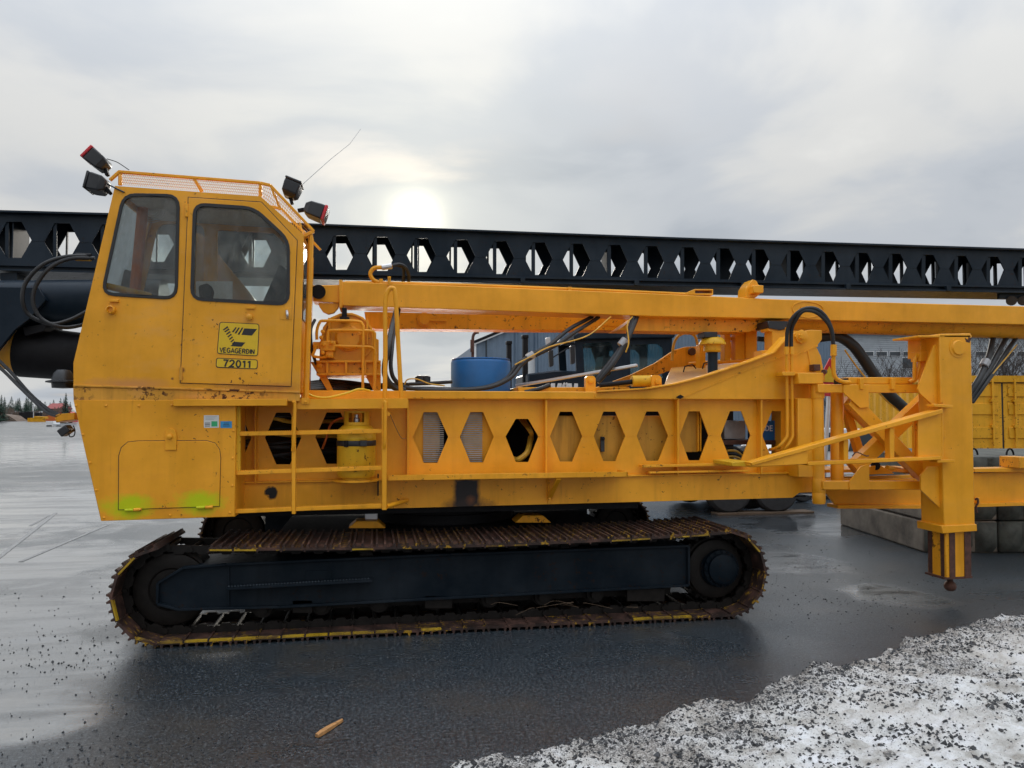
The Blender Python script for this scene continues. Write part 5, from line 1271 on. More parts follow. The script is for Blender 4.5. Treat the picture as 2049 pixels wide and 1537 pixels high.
MB().bar(P(1515, 678, 8.9), P(1545, 681, 8.9), .05, .06).build('support_post', 'dark', RIG)
# hydraulic cylinder lying on the deck
CY_ = empty('deck_cylinder'); CY_.parent = RIG
MB().cyl(P(1264, 763, 7.62), P(1312, 762, 7.62), 0.062, n=18).build('barrel', 'cylinder_yellow', CY_)
MB().poly(roundp([(1304, 751), (1320, 751), (1324, 757), (1324, 775), (1304, 775)], 3), 7.54, 7.7).build('clevis', 'yellow', CY_, 0.004)
MB().cyl(P(1200, 771, 7.62), P(1264, 764, 7.62), 0.026, n=10).build('rod', 'dark', CY_)
MB().lathe([(.035, 0), (.035, -.025), (.015, -.03)], P(1316, 764, 7.54), 'Y', 10).build('clevis_pin', 'yellow_worn', CY_)
MB().poly(roundp([(1172, 756), (1176, 752), (1188, 752), (1192, 757), (1192, 786), (1172, 786)], 3), 7.6, 7.66).build('deck_lug', 'yellow', RIG, 0.004)
MB().lathe([(.03, 0), (.03, -.02), (.012, -.025)], P(1182, 762, 7.6), 'Y', 8).build('bolt', 'yellow_worn', RIG)
MB().rect(1037, 775, 1260, 786, 7.7, 8.4).build('deck_box', 'yellow_worn', RIG, 0.006)
# deck hoses
hz = [([(1185, 634, 8.2), (1140, 658, 8.0), (1100, 690, 7.85), (1060, 712, 7.8), (1035, 730, 7.75), (1010, 760, 7.7), (960, 777, 7.68), (880, 779, 7.66), (810, 777, 7.66)], .022),
      ([(1198, 635, 8.2), (1155, 662, 8.0), (1110, 692, 7.85), (1070, 712, 7.8), (1045, 728, 7.74), (1020, 757, 7.66), (975, 776, 7.63), (900, 781, 7.6), (830, 779, 7.6)], .022),
      ([(1275, 630, 8.1), (1258, 672, 7.9), (1240, 705, 7.85), (1220, 735, 7.8), (1195, 765, 7.8)], .034),
      ([(1268, 630, 8.05), (1252, 680, 7.9), (1230, 712, 7.85), (1205, 745, 7.8), (1185, 772, 7.8)], .024),
      ([(795, 616, 8.1), (786, 650, 7.7), (778, 690, 7.45), (770, 730, 7.4), (772, 755, 7.42), (788, 775, 7.5), (810, 781, 7.55)], .03),
      ([(798, 620, 8.1), (788, 665, 7.7), (784, 700, 7.5), (782, 735, 7.46), (790, 760, 7.5), (815, 776, 7.58), (870, 778, 7.62)], .022),
      ([(1050, 785, 7.7), (1080, 778, 7.68), (1100, 770, 7.7)], .022), ([(700, 776, 8.1), (760, 770, 8.0), (840, 768, 7.9), (905, 764, 7.9)], .02),
      ([(640, 760, 8.3), (700, 765, 8.2), (780, 775, 8.0), (900, 778, 7.9)], .02)]
for pts, r_ in hz: hose('hydraulic_hose', pts, r_, 'rubber', RIG, 10)
hose('control_cable', [(1222, 634, 8.0), (1175, 672, 7.85), (1100, 694, 7.78), (1065, 712, 7.73), (1030, 730, 7.7)], .008, 'hose_yellow', RIG, 6)
hose('control_cable', [(1265, 634, 8.0), (1255, 650, 7.85), (1258, 685, 7.8), (1252, 705, 7.8)], .008, 'hose_yellow', RIG, 6)
hose('control_cable', [(808, 775, 7.7), (815, 760, 7.7), (835, 759, 7.7), (860, 768, 7.7), (890, 772, 7.7)], .007, 'hose_yellow', RIG, 6)
for (x0, y0, x1, y1, r_, Y) in ((1055, 717, 1068, 709, .042, 7.8), (1242, 692, 1252, 680, .05, 7.88)): MB().cyl(P(x0, y0, Y), P(x1, y1, Y), r_, n=12).build('hose_tape', 'duct', RIG)
for k in range(2): MB().lathe([(.05, 0), (.05, .09), (.035, .1), (0.0, .105)], P(852 - k * 12, 771, 7.95), 'Z', 14).build('filter_cap', 'plastic', RIG)
hose('curved_pipe', [(1345, 722, 9.2), (1348, 690, 9.2), (1358, 672, 9.2), (1375, 666, 9.2), (1390, 672, 9.2), (1396, 690, 9.2)], .02, 'hose_yellow', RIG)

# --- rear outrigger
OUT = empty('outrigger'); OUT.parent = RIG
YO = 6.82
HP = [(1623.5, 'hinge_post')]
c = P(1637, 900, 7.2)
def zz_(y_): return P(1637, y_, 7.2).z
MB().lathe([(.062, zz_(1008)), (.062, zz_(768))], (c.x, 7.2, 0), 'Z', 28).build('hinge_post', 'yellow', OUT)
for (y0, y1, r_) in ((768, 797, .070), (958, 985, .068), (985, 1006, .066)): MB().lathe([(r_, zz_(y1)), (r_ + .002, zz_(y1) + .004), (r_ + .002, zz_(y0) - .004), (r_, zz_(y0))], (c.x, 7.2, 0), 'Z', 28).build('hinge_collar', 'yellow', OUT)
MB().rect(1597, 797, 1630, 955, 7.2, YW + .3).build('girder_end_post', 'yellow', RIG, 0.006)
MB().rect(1598, 746, 1648, 768, 7.12, YW).build('hinge_head', 'yellow', RIG, 0.006)
MB().rect(1637, 769, 1840, 786, 7.10, 7.20).build('upper_chord', 'yellow', OUT, 0.005)
MB().rect(1647, 963, 1842, 980, 7.10, 7.20).build('lower_chord', 'yellow', OUT, 0.005)
MB().rect(1637, 769, 1840, 784, 7.55, 7.65).build('upper_chord', 'yellow', OUT, 0.005)
MB().rect(1647, 958, 1842, 974, 7.55, 7.65).build('lower_chord', 'yellow', OUT, 0.005)
MB().poly([(1694, 770), (1739, 770), (1739, 815), (1722, 817), (1688, 786), (1688, 770)], 7.085, 7.10).build('gusset', 'yellow', OUT, 0.003)
MB().poly([(1700, 964), (1722, 934), (1740, 928), (1740, 980), (1700, 980)], 7.085, 7.10).build('gusset', 'yellow', OUT, 0.003)
for (x, y0, y1, Y, r_) in ((1675, 785, 963, 7.35, .068),):
    MB().cyl(P(x, y1, Y), P(x, y0, Y), r_, n=22).build('post_tube', 'yellow', OUT)
def diag(a_, b_, Y, w_, h_, nm='brace', m_='yellow'): return MB().bar(P(*a_, Y), P(*b_, Y), w_, h_).build(nm, m_, OUT, 0.005)
diag((1700, 800), (1858, 962), 7.16, .10, .14); diag((1862, 790), (1706, 938), 7.32, .12, .15)
diag((1690, 800), (1850, 960), 7.6, .10, .12, m_='yellow_worn'); diag((1690, 812), (1722, 915), 7.7, .08, .09, m_='yellow_worn')
# leg
LEGF = [(1879.5, 668), (1943, 667), (1951.5, 1060), (1889, 1064)]
MB().poly(LEGF, YO, YO + 0.33).build('leg_sleeve', 'yellow', OUT, 0.010, seg=2)
MB().poly([(1885, 1052), (1955, 1049), (1956, 1063), (1886, 1068)], YO - 0.02, YO + 0.35).build('sleeve_collar', 'yellow', OUT, 0.006)
INN = MB().poly([(1892, 1062), (1941, 1060), (1944, 1156), (1893, 1160)], YO + 0.03, YO + 0.29).build('inner_leg', 'yellow_worn', OUT, 0.006)
for (x0, x1) in ((1900, 1911), (1930, 1943)): MB().poly([(x0, 1064), (x1, 1064), (x1 + 1, 1156), (x0 + 1, 1158)], YO + 0.022, YO + 0.031).build('slide_strip', 'slide_rust', INN)
ix = P(1892, 1062, YO + .03).x; z0 = P(1893, 1158, YO + .03).z; z1 = P(1892, 1066, YO + .03).z
for (ya, yb) in ((YO + .05, YO + .10), (YO + .22, YO + .28)): MB().box((ix - .007, ya, z0), (ix + .001, yb, z1)).build('slide_strip', 'slide_rust', INN)
MB().poly([(1890, 1156), (1946, 1153), (1946, 1157), (1890, 1160)], YO + .02, YO + .30).build('foot_plate', 'slide_rust', INN)
bc = P(1901, 1171, YO + .16)
MB().lathe([(.03, .075), (.03, .045), (.052, .025), (.062, -.005), (.056, -.035), (.034, -.057), (0, -.064)], bc, 'Z', 24).build('foot_ball', 'slide_rust', INN)
# leg head, boss and gussets
MB().lathe([(.105, .004), (.105, -.006), (.082, -.006), (.072, -.022), (0, -.022)], P(1917, 696, YO), 'Y', 28).build('pin_boss', 'yellow', OUT)
MB().rect(1842, 672, 1882, 716, YO + .20, YO + .4).build('leg_head', 'yellow_worn', OUT, 0.005)
MB().rect(1838, 671, 1945, 675, YO + .0, YO + .40).build('head_plate', 'yellow_worn', OUT, 0.003)
MB().poly([(1931, 676), (1937, 680), (1938, 674), (1944, 677), (1940, 686), (1933, 684)], YO - .002, YO + .002).build('rust_patch', 'slide_rust', OUT)
MB().poly([(1837, 778), (1869, 690), (1881, 690), (1883, 812), (1868, 812), (1840, 786)], YO + .05, YO + .075).build('gusset', 'yellow', OUT, 0.003)
MB().poly([(1843, 951), (1858, 934), (1886, 932), (1887, 1016), (1880, 1016), (1843, 981)], YO + .05, YO + .075).build('gusset', 'yellow', OUT, 0.003)
MB().poly([(1870, 808), (1908, 811), (1908, 817), (1870, 814)], YO - .10, YO + .02).build('hinge_ear', 'yellow', OUT, 0.004)
MB().poly([(1876, 920), (1911, 920), (1911, 926), (1876, 926)], YO - .10, YO + .02).build('hinge_ear', 'yellow', OUT, 0.004)
MB().cyl(P(1884, 924, YO - .06), P(1884, 806, YO - .06), .016, n=10).build('hinge_pin', 'yellow', OUT)
MB().lathe([(.03, 0), (.03, .012), (.012, .012), (.012, .03), (.03, .03), (.03, .038)], P(1884, 811, YO - .06), 'Z', 10).build('pin_head', 'yellow_worn', OUT)
MB().rect(1884, 862, 1893, 876, YO - .02, YO).build('latch', 'yellow', OUT, 0.003)
# folded triangular arm in front
YA = 6.72
MB().poly([(1500, 929), (1616, 897), (1617, 929), (1502, 935)], YA, YA + .10).build('arm_tip', 'yellow', OUT, 0.006)
MB().poly([(1502, 926), (1616, 893), (1886, 818), (1888, 827), (1620, 901), (1506, 932)], YA - .02, YA + .12).build('arm_top_bar', 'yellow', OUT, 0.006, seg=2)
MB().poly([(1617, 924), (1885, 913), (1885, 920), (1617, 932)], YA - .01, YA + .11).build('arm_bottom_bar', 'yellow', OUT, 0.005)
for (x, y0, y1) in ((1693, 880, 925), (1785, 856, 918)): MB().rect(x - 4.5, y0, x + 5, y1, YA + .01, YA + .09).build('arm_upright', 'yellow', OUT, 0.004)
MB().poly([(1837, 839), (1883, 825), (1884, 917), (1837, 919)], YA + .03, YA + .055).build('arm_panel', 'yellow', OUT, 0.003)
MB().rect(1830, 842, 1837, 916, YA + .10, YA + .14).build('arm_upright', 'yellow_worn', OUT, 0.003)
hose('lock_wire', [(1705, 913, YA), (1714, 905, YA - .02), (1732, 912, YA - .02), (1738, 912, YA)], .006, 'slide_rust', OUT, 5)
# hydraulic cylinder on the outrigger's top chord
MB().rect(1699, 755, 1826, 768.5, 7.12, 7.3).build('swing_cylinder', 'yellow', OUT, 0.006); MB().rect(1684, 757, 1700, 768, 7.14, 7.28).build('cylinder_gland', 'plastic', OUT)
for x in (1725, 1788): MB().rect(x - 3.5, 757, x + 4, 779, 7.07, 7.11).build('cylinder_clamp', 'yellow', OUT, 0.003)
for k in range(2): hose('hydraulic_pipe', [(1820 + k * 5, 764, 7.1), (1829 + k * 4, 758, 7.08), (1830 + k * 8, 740, 7.06), (1832 + k * 9, 716 - k * -4, 7.05), (1843 + k * 6, 707 + k * 4, 7.05), (1860, 708 + k * 3, 7.05)], .02, 'yellow', OUT, 8)
MB().rect(1842, 703, 1860, 723, 7.0, 7.15).build('valve_block', 'yellow', OUT, 0.004)
for k, x in enumerate((1574, 1584)): hose('hydraulic_pipe', [(x, 655 + k * 2, 7.2), (x, 720, 7.22), (x + 1, 800, 7.24), (x + 1 + k, 862, 7.24), (x - 2 + k * 2, 878, 7.24), (x - 18 + k * 2, 895 + k * 4, 7.28), (x - 34, 900 + k * 3, 7.5)], .017, 'yellow', RIG, 8)
MB().rect(1566, 744, 1592, 752, 7.16, 7.3).build('pipe_clamp', 'yellow', RIG, 0.004)
for k, x in enumerate((1574, 1584)): MB().cyl(P(x, 694, 7.21), P(x, 710, 7.21), .026, n=8).build('pipe_union', 'yellow', RIG)
for k in range(2): hose('hydraulic_hose', [(1574 + k * 9, 694, 7.21), (1576 + k * 8, 660, 7.18), (1586 + k * 6, 636 + k * 5, 7.12), (1607, 619 + k * 4, 7.05), (1632 - k * 2, 618 + k * 6, 7.0), (1652 - k * 2, 634 + k * 5, 7.0), (1664 - k, 660, 7.0), (1668, 694, 7.02)], .020, 'rubber', RIG, 10)
hose('hydraulic_pipe', [(1668, 694, 7.02), (1668, 740, 7.05), (1672, 756, 7.06), (1686, 764, 7.08), (1700, 765, 7.12)], .022, 'yellow', OUT, 10)
MB().cyl(P(1668, 690, 7.02), P(1668, 712, 7.02), .032, n=8).build('pipe_union', 'yellow', OUT)
# chassis tail behind the outrigger
MB().poly([(1652, 985), (1676, 1016), (1850, 1015), (2049, 1010), (2300, 1002), (2300, 945), (2049, 944), (1652, 955)], 8.0, 8.04).build('tail_beam', 'yellow', RIG, 0.005)
MB().poly([(1951, 938), (2049, 936), (2300, 933), (2300, 943), (2049, 945), (1951, 945)], 7.93, 8.14).build('tail_flange', 'yellow', RIG, 0.004)
MB().poly([(1676, 1011), (1850, 1011), (2049, 1006), (2300, 998), (2300, 1004), (2049, 1012), (1850, 1018), (1676, 1018)], 7.93, 8.14).build('tail_flange', 'yellow', RIG, 0.004)
MB().poly([(1652, 940), (1850, 938), (1850, 944), (1652, 946)], 7.6, 8.1).build('tail_flange', 'yellow', RIG, 0.004)
MB().poly([(1735, 935), (1760, 930), (1790, 948), (1735, 950)], 7.5, 7.6).build('tail_lug', 'yellow', RIG, 0.004)
MB().cyl(P(1752, 932, 7.5), P(1752, 932, 7.7), .05, n=14).build('lug_bore', 'dark', RIG)
MB().cyl(P(1775, 936, 7.6), P(1815, 943, 7.7), .03, n=10).build('tail_pin', 'cylinder_yellow', RIG)
MB().rect(1956, 996, 1962, 1008, 7.9, 8.0).build('tail_stud', 'yellow', RIG); MB().rect(2040, 915, 2070, 937, 7.8, 8.1).build('tail_bracket', 'yellow_worn', RIG, .004)
hose('rusty_shackle', [(1951, 1000, 7.9), (1956, 998, 7.88), (1957, 1006, 7.88), (1953, 1014, 7.9), (1955, 1026, 7.9)], .012, 'slide_rust', RIG, 6)
# big hose loops between beam and tail
hose('suction_hose', [(1625, 676, 8.5), (1672, 672, 8.45), (1705, 690, 8.4), (1730, 722, 8.4), (1750, 752, 8.4), (1775, 785, 8.4), (1810, 818, 8.5), (1840, 850, 8.6)], .07, 'rubber', RIG, 14)
hose('control_cable', [(1690, 700, 8.3), (1715, 735, 8.3), (1740, 765, 8.3), (1775, 803, 8.4), (1800, 822, 8.5)], .01, 'hose_yellow', RIG, 6)
for k, pts in enumerate(([(1990, 655, 8.4), (1982, 700, 8.2), (1972, 730, 8.1), (1958, 760, 8.0), (1938, 790, 8.0)], [(2022, 660, 8.4), (2000, 700, 8.2), (1980, 738, 8.1), (1962, 765, 8.0), (1940, 800, 8.0)], [(2045, 660, 8.4), (2015, 702, 8.2), (1990, 742, 8.1), (1970, 770, 8.0), (1945, 805, 8.0)])): hose('hydraulic_hose', pts, .036 - .004 * k, 'rubber', RIG, 10)
hose('control_cable', [(2035, 690, 8.2), (2010, 720, 8.1), (1985, 750, 8.05), (1965, 775, 8.0)], .008, 'hose_yellow', RIG, 6)
MB().cyl(P(1974, 722, 8.1), P(1968, 733, 8.08), .055, n=10).build('hose_tape', 'duct', RIG)

# ------------------------------------------------------------------ gas bottle, barrel and lath on the rig
GB_ = empty('gas_bottle', (0, 0, 0), 'worn yellow gas bottle strapped upright behind the access ladder', 'gas bottle')
gx = P(713, 900, 7.2); yg = 7.215
def gz(y_): return P(713, y_, yg - .15).z
rg = 37.5 * 7.1 / FPX
MB().lathe([(rg * .75, gz(962)), (rg * .75, gz(957)), (rg * .9, gz(957)), (rg, gz(950)), (rg, gz(880)), (rg * 1.015, gz(879)), (rg * 1.015, gz(876)), (rg, gz(875)), (rg, gz(868)), (rg * .93, gz(859)), (rg * .72, gz(852)), (rg * .4, gz(849)), (0, gz(848))], (gx.x, yg, 0), 'Z', 36).build('bottle_body', 'cylinder_yellow', GB_)
nn_ = 28; vs = []; fs = []
# collar with a hand hole in front
for k in range(nn_):
    q = -math.pi / 2 + 2 * math.pi * k / nn_
    for rr_ in (rg * .66, rg * .62):
        for y_ in (851, 845, 826, 823): vs.append((gx.x + rr_ * math.cos(q), yg + rr_ * math.sin(q), gz(y_)))
for k in range(nn_):
    k2 = (k + 1) % nn_; hole = k in (0, 1, 2, nn_ - 1, nn_ - 2, nn_ - 3) or k in (12, 13, 14, 15)
    for b_ in (0, 4):
        for j in range(3):
            if j == 1 and hole: continue
            fs.append((k * 8 + b_ + j, k2 * 8 + b_ + j, k2 * 8 + b_ + j + 1, k * 8 + b_ + j + 1))
    fs.append((k * 8 + 3, k2 * 8 + 3, k2 * 8 + 7, k * 8 + 7))
MB().add(vs, fs).build('bottle_collar', 'cylinder_yellow', GB_)
MB().lathe([(.03, gz(848)), (.03, gz(838)), (.02, gz(836)), (.02, gz(830)), (0, gz(829))], (gx.x, yg, 0), 'Z', 12).build('valve', 'steel', GB_)
MB().lathe([(rg * 1.012, gz(893)), (rg * 1.03, gz(892)), (rg * 1.03, gz(883)), (rg * 1.012, gz(882))], (gx.x, yg, 0), 'Z', 36).build('strap', 'rubber', GB_)
MB().obox((gx.x + .07, yg - rg * 1.02, gz(887)), ((1, 0, 0), (0, 1, 0), (0, 0, 1)), (.035, .015, .028)).build('strap_buckle', 'plastic', GB_, .006)
MB().obox((gx.x - .09, yg - rg * .92, gz(888)), (Vector((.85, -.5, 0)), Vector((.5, .85, 0)), (0, 0, 1)), (.02, .012, .03)).build('strap_buckle', 'dark', GB_, .004)
hose('gas_hose', [(700, 838, 7.2), (680, 838, 7.3), (662, 850, 7.42), (652, 880, 7.44), (645, 898, 7.5)], .011, 'orange', GB_, 6)
MB().lathe([(rg * 1.12, gz(966)), (rg * 1.18, gz(965)), (rg * 1.18, gz(961)), (rg * 1.12, gz(962))], (gx.x, yg, 0), 'Z', 32).build('bottle_tray', 'yellow_worn', RIG)
MB().rect(755, 950, 758, 992, 7.3, YW - .03).build('tray_strut', 'dark', RIG)

BR = empty('drum', (0, 0, 0), 'short blue plastic drum standing on the rig deck', 'drum')
bx0 = P(962, 750, 8.2); rb = (P(1022, 750, 8.2) - P(902, 750, 8.2)).length / 2 * .985
zb_, zt_ = zt - .03, P(962, 717, 8.2 - rb).z
MB().lathe([(rb * .98, zb_), (rb, zb_ + .03), (rb, zt_ - .03), (rb * .985, zt_ - .012), (rb * .95, zt_), (0, zt_ + .004)], (bx0.x, 8.2, 0), 'Z', 48).build('drum_shell', 'blue', BR)
MB().lathe([(rb * .97, zt_ - .002), (rb * .985, zt_ + .008), (rb * .96, zt_ + .014), (rb * .93, zt_ + .004)], (bx0.x, 8.2, 0), 'Z', 48).build('drum_rim', 'blue', BR)
la = MB().bar(P(1034, 772, 8.45), P(1275, 731, 7.75), .09, .03).build('metal_lath', 'alu', None, .004)
tag(la, 'long thin silver metal lath lying across the rig deck beside the blue drum', 'lath')

# ------------------------------------------------------------------ the yard behind
E1 = Vector((math.cos(YAW), -math.sin(YAW), 0)); E2 = Vector((math.sin(YAW), math.cos(YAW), 0)); EZ = Vector((0, 0, 1))
def ob(mb, o, u0, u1, v0, v1, z0, z1):
    """box in the container's axes"""
    return mb.obox(o + E1 * (u0 + u1) / 2 + E2 * (v0 + v1) / 2 + EZ * (z0 + z1) / 2, (E1, E2, EZ), ((u1 - u0) / 2, (v1 - v0) / 2, (z1 - z0) / 2))
# shipping container
CT = empty('shipping_container', (0, 0, 0), 'yellow steel shipping container behind the concrete blocks', 'container')
O = G(1908, 1003); HC = 2.9
sw = MB(); n_ = 66; prof = []
for i in range(n_ + 1):
    prof.append((0.15 + 5.76 * i / n_, (0.0, 0.0, 0.035, 0.035)[i % 4]))
for u_ in (0.03, 2.37):
    fr = [O + E2 * v + E1 * (u_ + d_) + EZ * .16 for v, d_ in prof]
    sw.add(fr + [p + EZ * (HC - .27) for p in fr], [(i, i + 1, i + 2 + n_, i + 1 + n_) for i in range(n_)])
sw.build('side_wall', 'container_yellow', CT, sharp=20)
fm = MB()
for u_ in (0, 2.32):
    for v_ in (0, 5.94): ob(fm, O, u_, u_ + .12, v_, v_ + .12, 0, HC)
    ob(fm, O, u_, u_ + .1, .12, 5.94, HC - .1, HC); ob(fm, O, u_, u_ + .1, .12, 5.94, .02, .16)
for v_ in (0, 5.94): ob(fm, O, .12, 2.32, v_, v_ + .1, HC - .15, HC); ob(fm, O, .12, 2.32, v_, v_ + .1, .02, .16)
fm.build('corner_frame', 'container_yellow', CT, .01)
ob(MB(), O, .1, 2.34, .1, 5.94, HC - .06, HC - .02).build('roof', 'container_yellow', CT); ob(MB(), O, .1, 2.34, 5.95, 5.99, .1, HC - .09).build('end_wall', 'container_yellow', CT)
ob(MB(), O, .12, 2.32, .06, .10, .16, HC - .15).build('door_gasket', 'rubber', CT)
for k, u_ in enumerate((.14, 1.24)):
    dr_ = ob(MB(), O, u_, u_ + 1.06, .045, .065, .18, HC - .17)
    for z_ in (.30, .85, 1.45, 2.0, 2.42): ob(dr_, O, u_ + .10, u_ + .96, .02, .046, z_, z_ + .26)
    D = dr_.build('door', 'container_yellow', CT, .008)
    for du in (.22, .80):
        b_ = ob(MB(), O, u_ + du, u_ + du + .04, -.03, .0, .1, HC - .09).build('lock_bar', 'container_yellow', D, .008, seg=2)
    for du in (.22, .80):
        for z_ in (.25, 1.0, 1.7, 2.3): ob(MB(), O, u_ + du - .03, u_ + du + .07, -.035, .045, z_, z_ + .06).build('bar_guide', 'container_yellow', D)
        ob(MB(), O, u_ + du - .25, u_ + du + .05, -.05, -.03, 1.05, 1.09).build('bar_handle', 'container_yellow', D)
# concrete blocks with stone-patterned faces
BO = G(1852, 1108)
def block(col, lay, dep, label):
    u0, u1 = col * 1.1 + .01, (col + 1) * 1.1 - .01; z0, z1 = lay * .465, lay * .465 + .455
    if lay == 2: u0 += .30; u1 += .30
    v0, v1 = .01, 2.8
    B = empty('concrete_block', (0, 0, 0), label, 'concrete block', 'concrete blocks stacked beside the container')
    ob(MB(), BO, u0, u1, v0 + .05, v1, z0, z1).build('block_body', 'concrete' if (col == 0 and lay < 2) else 'concrete_green', B, .03, seg=2)
    if dep == 0:
        x_ = u0
        while x_ < u1 - .12:
            w_ = random.uniform(.28, .42)
            if u1 - x_ - w_ < .2: w_ = u1 - x_
            nx_, nz_ = 5, 5; vs = []
            for j in range(nz_ + 1):
                for i in range(nx_ + 1):
                    a_, b_ = i / nx_, j / nz_; edge = min(a_, 1 - a_, b_, 1 - b_)
                    d_ = -.075 * min(1, edge * 4) - (.04 * random.random() if edge > .05 else 0)
                    vs.append(BO + E1 * (x_ + .012 + (w_ - .024) * a_) + E2 * (v0 + .055 + d_) + EZ * (z0 + .015 + (z1 - z0 - .03) * b_))
            MB().add(vs, [(j * (nx_ + 1) + i, j * (nx_ + 1) + i + 1, (j + 1) * (nx_ + 1) + i + 1, (j + 1) * (nx_ + 1) + i) for j in range(nz_) for i in range(nx_)]).build('stone_face', 'concrete_green', B, sharp=60)
            x_ += w_
    if lay == 2:
        for du in (.25, .8):
            c_ = BO + E1 * (u0 + du) + E2 * (v0 + .6) + EZ * z1
            MB().tube([c_ + E1 * (.055 * math.cos(q * math.pi / 8)) + EZ * (.10 * math.sin(q * math.pi / 8) - .005) for q in range(9)], .014, 8).build('lifting_loop', 'dark', B)
lay_n = ('bottom', 'middle', 'top'); col_n = ('left end', 'second from the left', 'third from the left')
for lay in range(3):
    for col in range(3):
        block(col, lay, 0, 'grey stone-faced concrete block, %s of the stack, %s row' % (col_n[col], lay_n[lay]))
# warning sign on a post
SG = empty('warning_sign', (0, 0, 0), 'red triangular warning sign with yellow middle on a silver post', 'sign')
MB().poly([(1632, 772), (1661, 716), (1684, 774)], 11.0, 11.02).build('sign_face', 'red', SG); MB().poly([(1645, 764), (1660, 733), (1673, 765)], 10.99, 11.0).build('sign_middle', 'signyellow', SG)
MB().cyl(P(1646, 1000, 11.03), P(1660, 770, 11.05), .035, n=10).build('post', 'alu', SG); MB().rect(1647, 784, 1664, 793, 10.97, 11.0).build('red_band', 'red', SG)
MB().rect(1620, 992, 1676, 1000, 10.9, 11.2).build('base', 'plastic', SG)
# white van glimpsed between the outrigger tubes
def wheel(parent, c, r_, w_, ax=Vector((0, 1, 0))):
    t_ = MB().lathe([(r_ * .62, -w_ / 2), (r_ * .9, -w_ / 2), (r_, -w_ * .35), (r_, w_ * .35), (r_ * .9, w_ / 2), (r_ * .62, w_ / 2)], c, 'Y', 28).build('wheel', 'tyre', parent)
    MB().lathe([(r_ * .62, -w_ * .42), (r_ * .56, -w_ * .46), (r_ * .5, -w_ * .2), (r_ * .25, -w_ * .15), (r_ * .22, -w_ * .42), (0, -w_ * .43)], c, 'Y', 24).build('rim', 'alu' if r_ < .4 else 'steel', t_)
VAN = empty('parked_car', (0, 0, 0), 'white car parked behind the outrigger between its tubes', 'car')
vx = P(1720, 850, 15.5).x
bp = [(-2.3, .35), (2.1, .35), (2.2, .75), (2.0, 1.0), (1.2, 1.1), (.5, 1.65), (-1.6, 1.7), (-2.2, 1.15), (-2.35, .7)]
fr = [Vector((vx + a_, 15.5, b_)) for a_, b_ in bp]; MB().slab(fr, [v + Vector((0, 1.7, 0)) for v in fr]).build('body', 'white', VAN, .06, seg=2)
for (a_, b_, c_, d_) in ((-1.5, -.4, 1.15, 1.58), (-.3, .6, 1.15, 1.55)):
    f = [Vector((vx + a_, 15.48, c_)), Vector((vx + b_, 15.48, c_)), Vector((vx + b_ - .15, 15.48, d_)), Vector((vx + a_ + .1, 15.48, d_))]; MB().slab(f, [v + Vector((0, .03, 0)) for v in f]).build('window', 'windowdark', VAN)
for a_ in (-1.45, 1.4): wheel(VAN, Vector((vx + a_, 15.6, .33)), .33, .22)
MB().box((vx - 2.33, 15.45, .8), (vx - 2.1, 15.55, 1.0)).build('tail_light', 'red', VAN)
# low trailer standing behind the rig on timber
TRL = empty('trailer', (0, 0, 0), 'low trailer on twin axles standing behind the rig', 'trailer')
g0, g1 = G(1447, 1026), G(1560, 1029); yt_ = (g0.y + g1.y) / 2
for g in (g0, g1): wheel(TRL, Vector((g.x, yt_, .50)), .48, .28); wheel(TRL, Vector((g.x, yt_ + 1.9, .50)), .48, .28)
MB().box((g0.x - 4.5, yt_ + .3, .85), (g1.x + .75, yt_ + 1.7, 1.0)).build('chassis', 'dark', TRL, .01); MB().box((g0.x - 4.6, yt_ - .15, 1.02), (g1.x + .8, yt_ + 2.05, 1.12)).build('deck', 'plank', TRL, .01)
MB().box((g0.x - 2.3, yt_ + .1, .05), (g0.x - 2.2, yt_ + .2, 1.0)).build('landing_leg', 'steel', TRL)
MB().box((g0.x - .3, yt_ - .22, 0.0), (g1.x + .75, yt_ + .12, .045)).build('timber_pad', 'plank', None, .004)
tag(bpy.data.objects['timber_pad'], 'dark timber pad under the trailer wheels', 'timber')
# motor grader
GRD = empty('motor_grader', (0, 0, 0), 'dark motor grader with glazed cab parked behind the blue drum', 'grader')
yg2 = 14.4
MB().poly([(1148, 671), (1160, 664), (1345, 660), (1352, 668), (1350, 676), (1150, 680)], yg2 - .1, yg2 + 1.5).build('cab_roof', 'black', GRD, .03, seg=2)
cabp = [(1150, 676), (1345, 672), (1340, 860), (1160, 860)]
wA = roundp([(1166, 687), (1222, 684), (1234, 722), (1222, 752), (1170, 754)], 5); wB = roundp([(1261, 690), (1318, 688), (1328, 700), (1326, 757), (1261, 757)], 5)
MB().poly(cabp, yg2, yg2 + .05, [wA, wB]).build('cab_side', 'black', GRD)
f_ = [P(x, y, yg2) for x, y in cabp]
q_ = [Vector((v.x, yg2 + 1.4, v.z)) for v in f_]
qh = [[Vector((P(x, y, yg2).x, yg2 + 1.4, P(x, y, yg2).z)) for x, y in w_] for w_ in (wA, wB)]
MB().slab(q_, [v + Vector((0, .05, 0)) for v in q_], [(h, [v + Vector((0, .05, 0)) for v in h]) for h in qh]).build('cab_side', 'black', GRD)
for w_ in (wA, wB): MB().poly(w_, yg2 + .02, yg2 + .03).build('window', 'glass_dark', GRD)
MB().poly([(1165, 790), (1340, 790), (1340, 860), (1165, 860)], yg2 + .1, yg2 + 1.3).build('cab_floor', 'dark', GRD)
MB().poly(roundp([(1200, 760), (1208, 712), (1222, 712), (1226, 790), (1200, 790)], 4), yg2 + .5, yg2 + 1).build('seat', 'seat', GRD, .04)
MB().poly([(1056, 748), (1110, 741), (1160, 743), (1160, 880), (1056, 880)], yg2, yg2 + 1.3).build('engine_hood', 'black', GRD, .03)
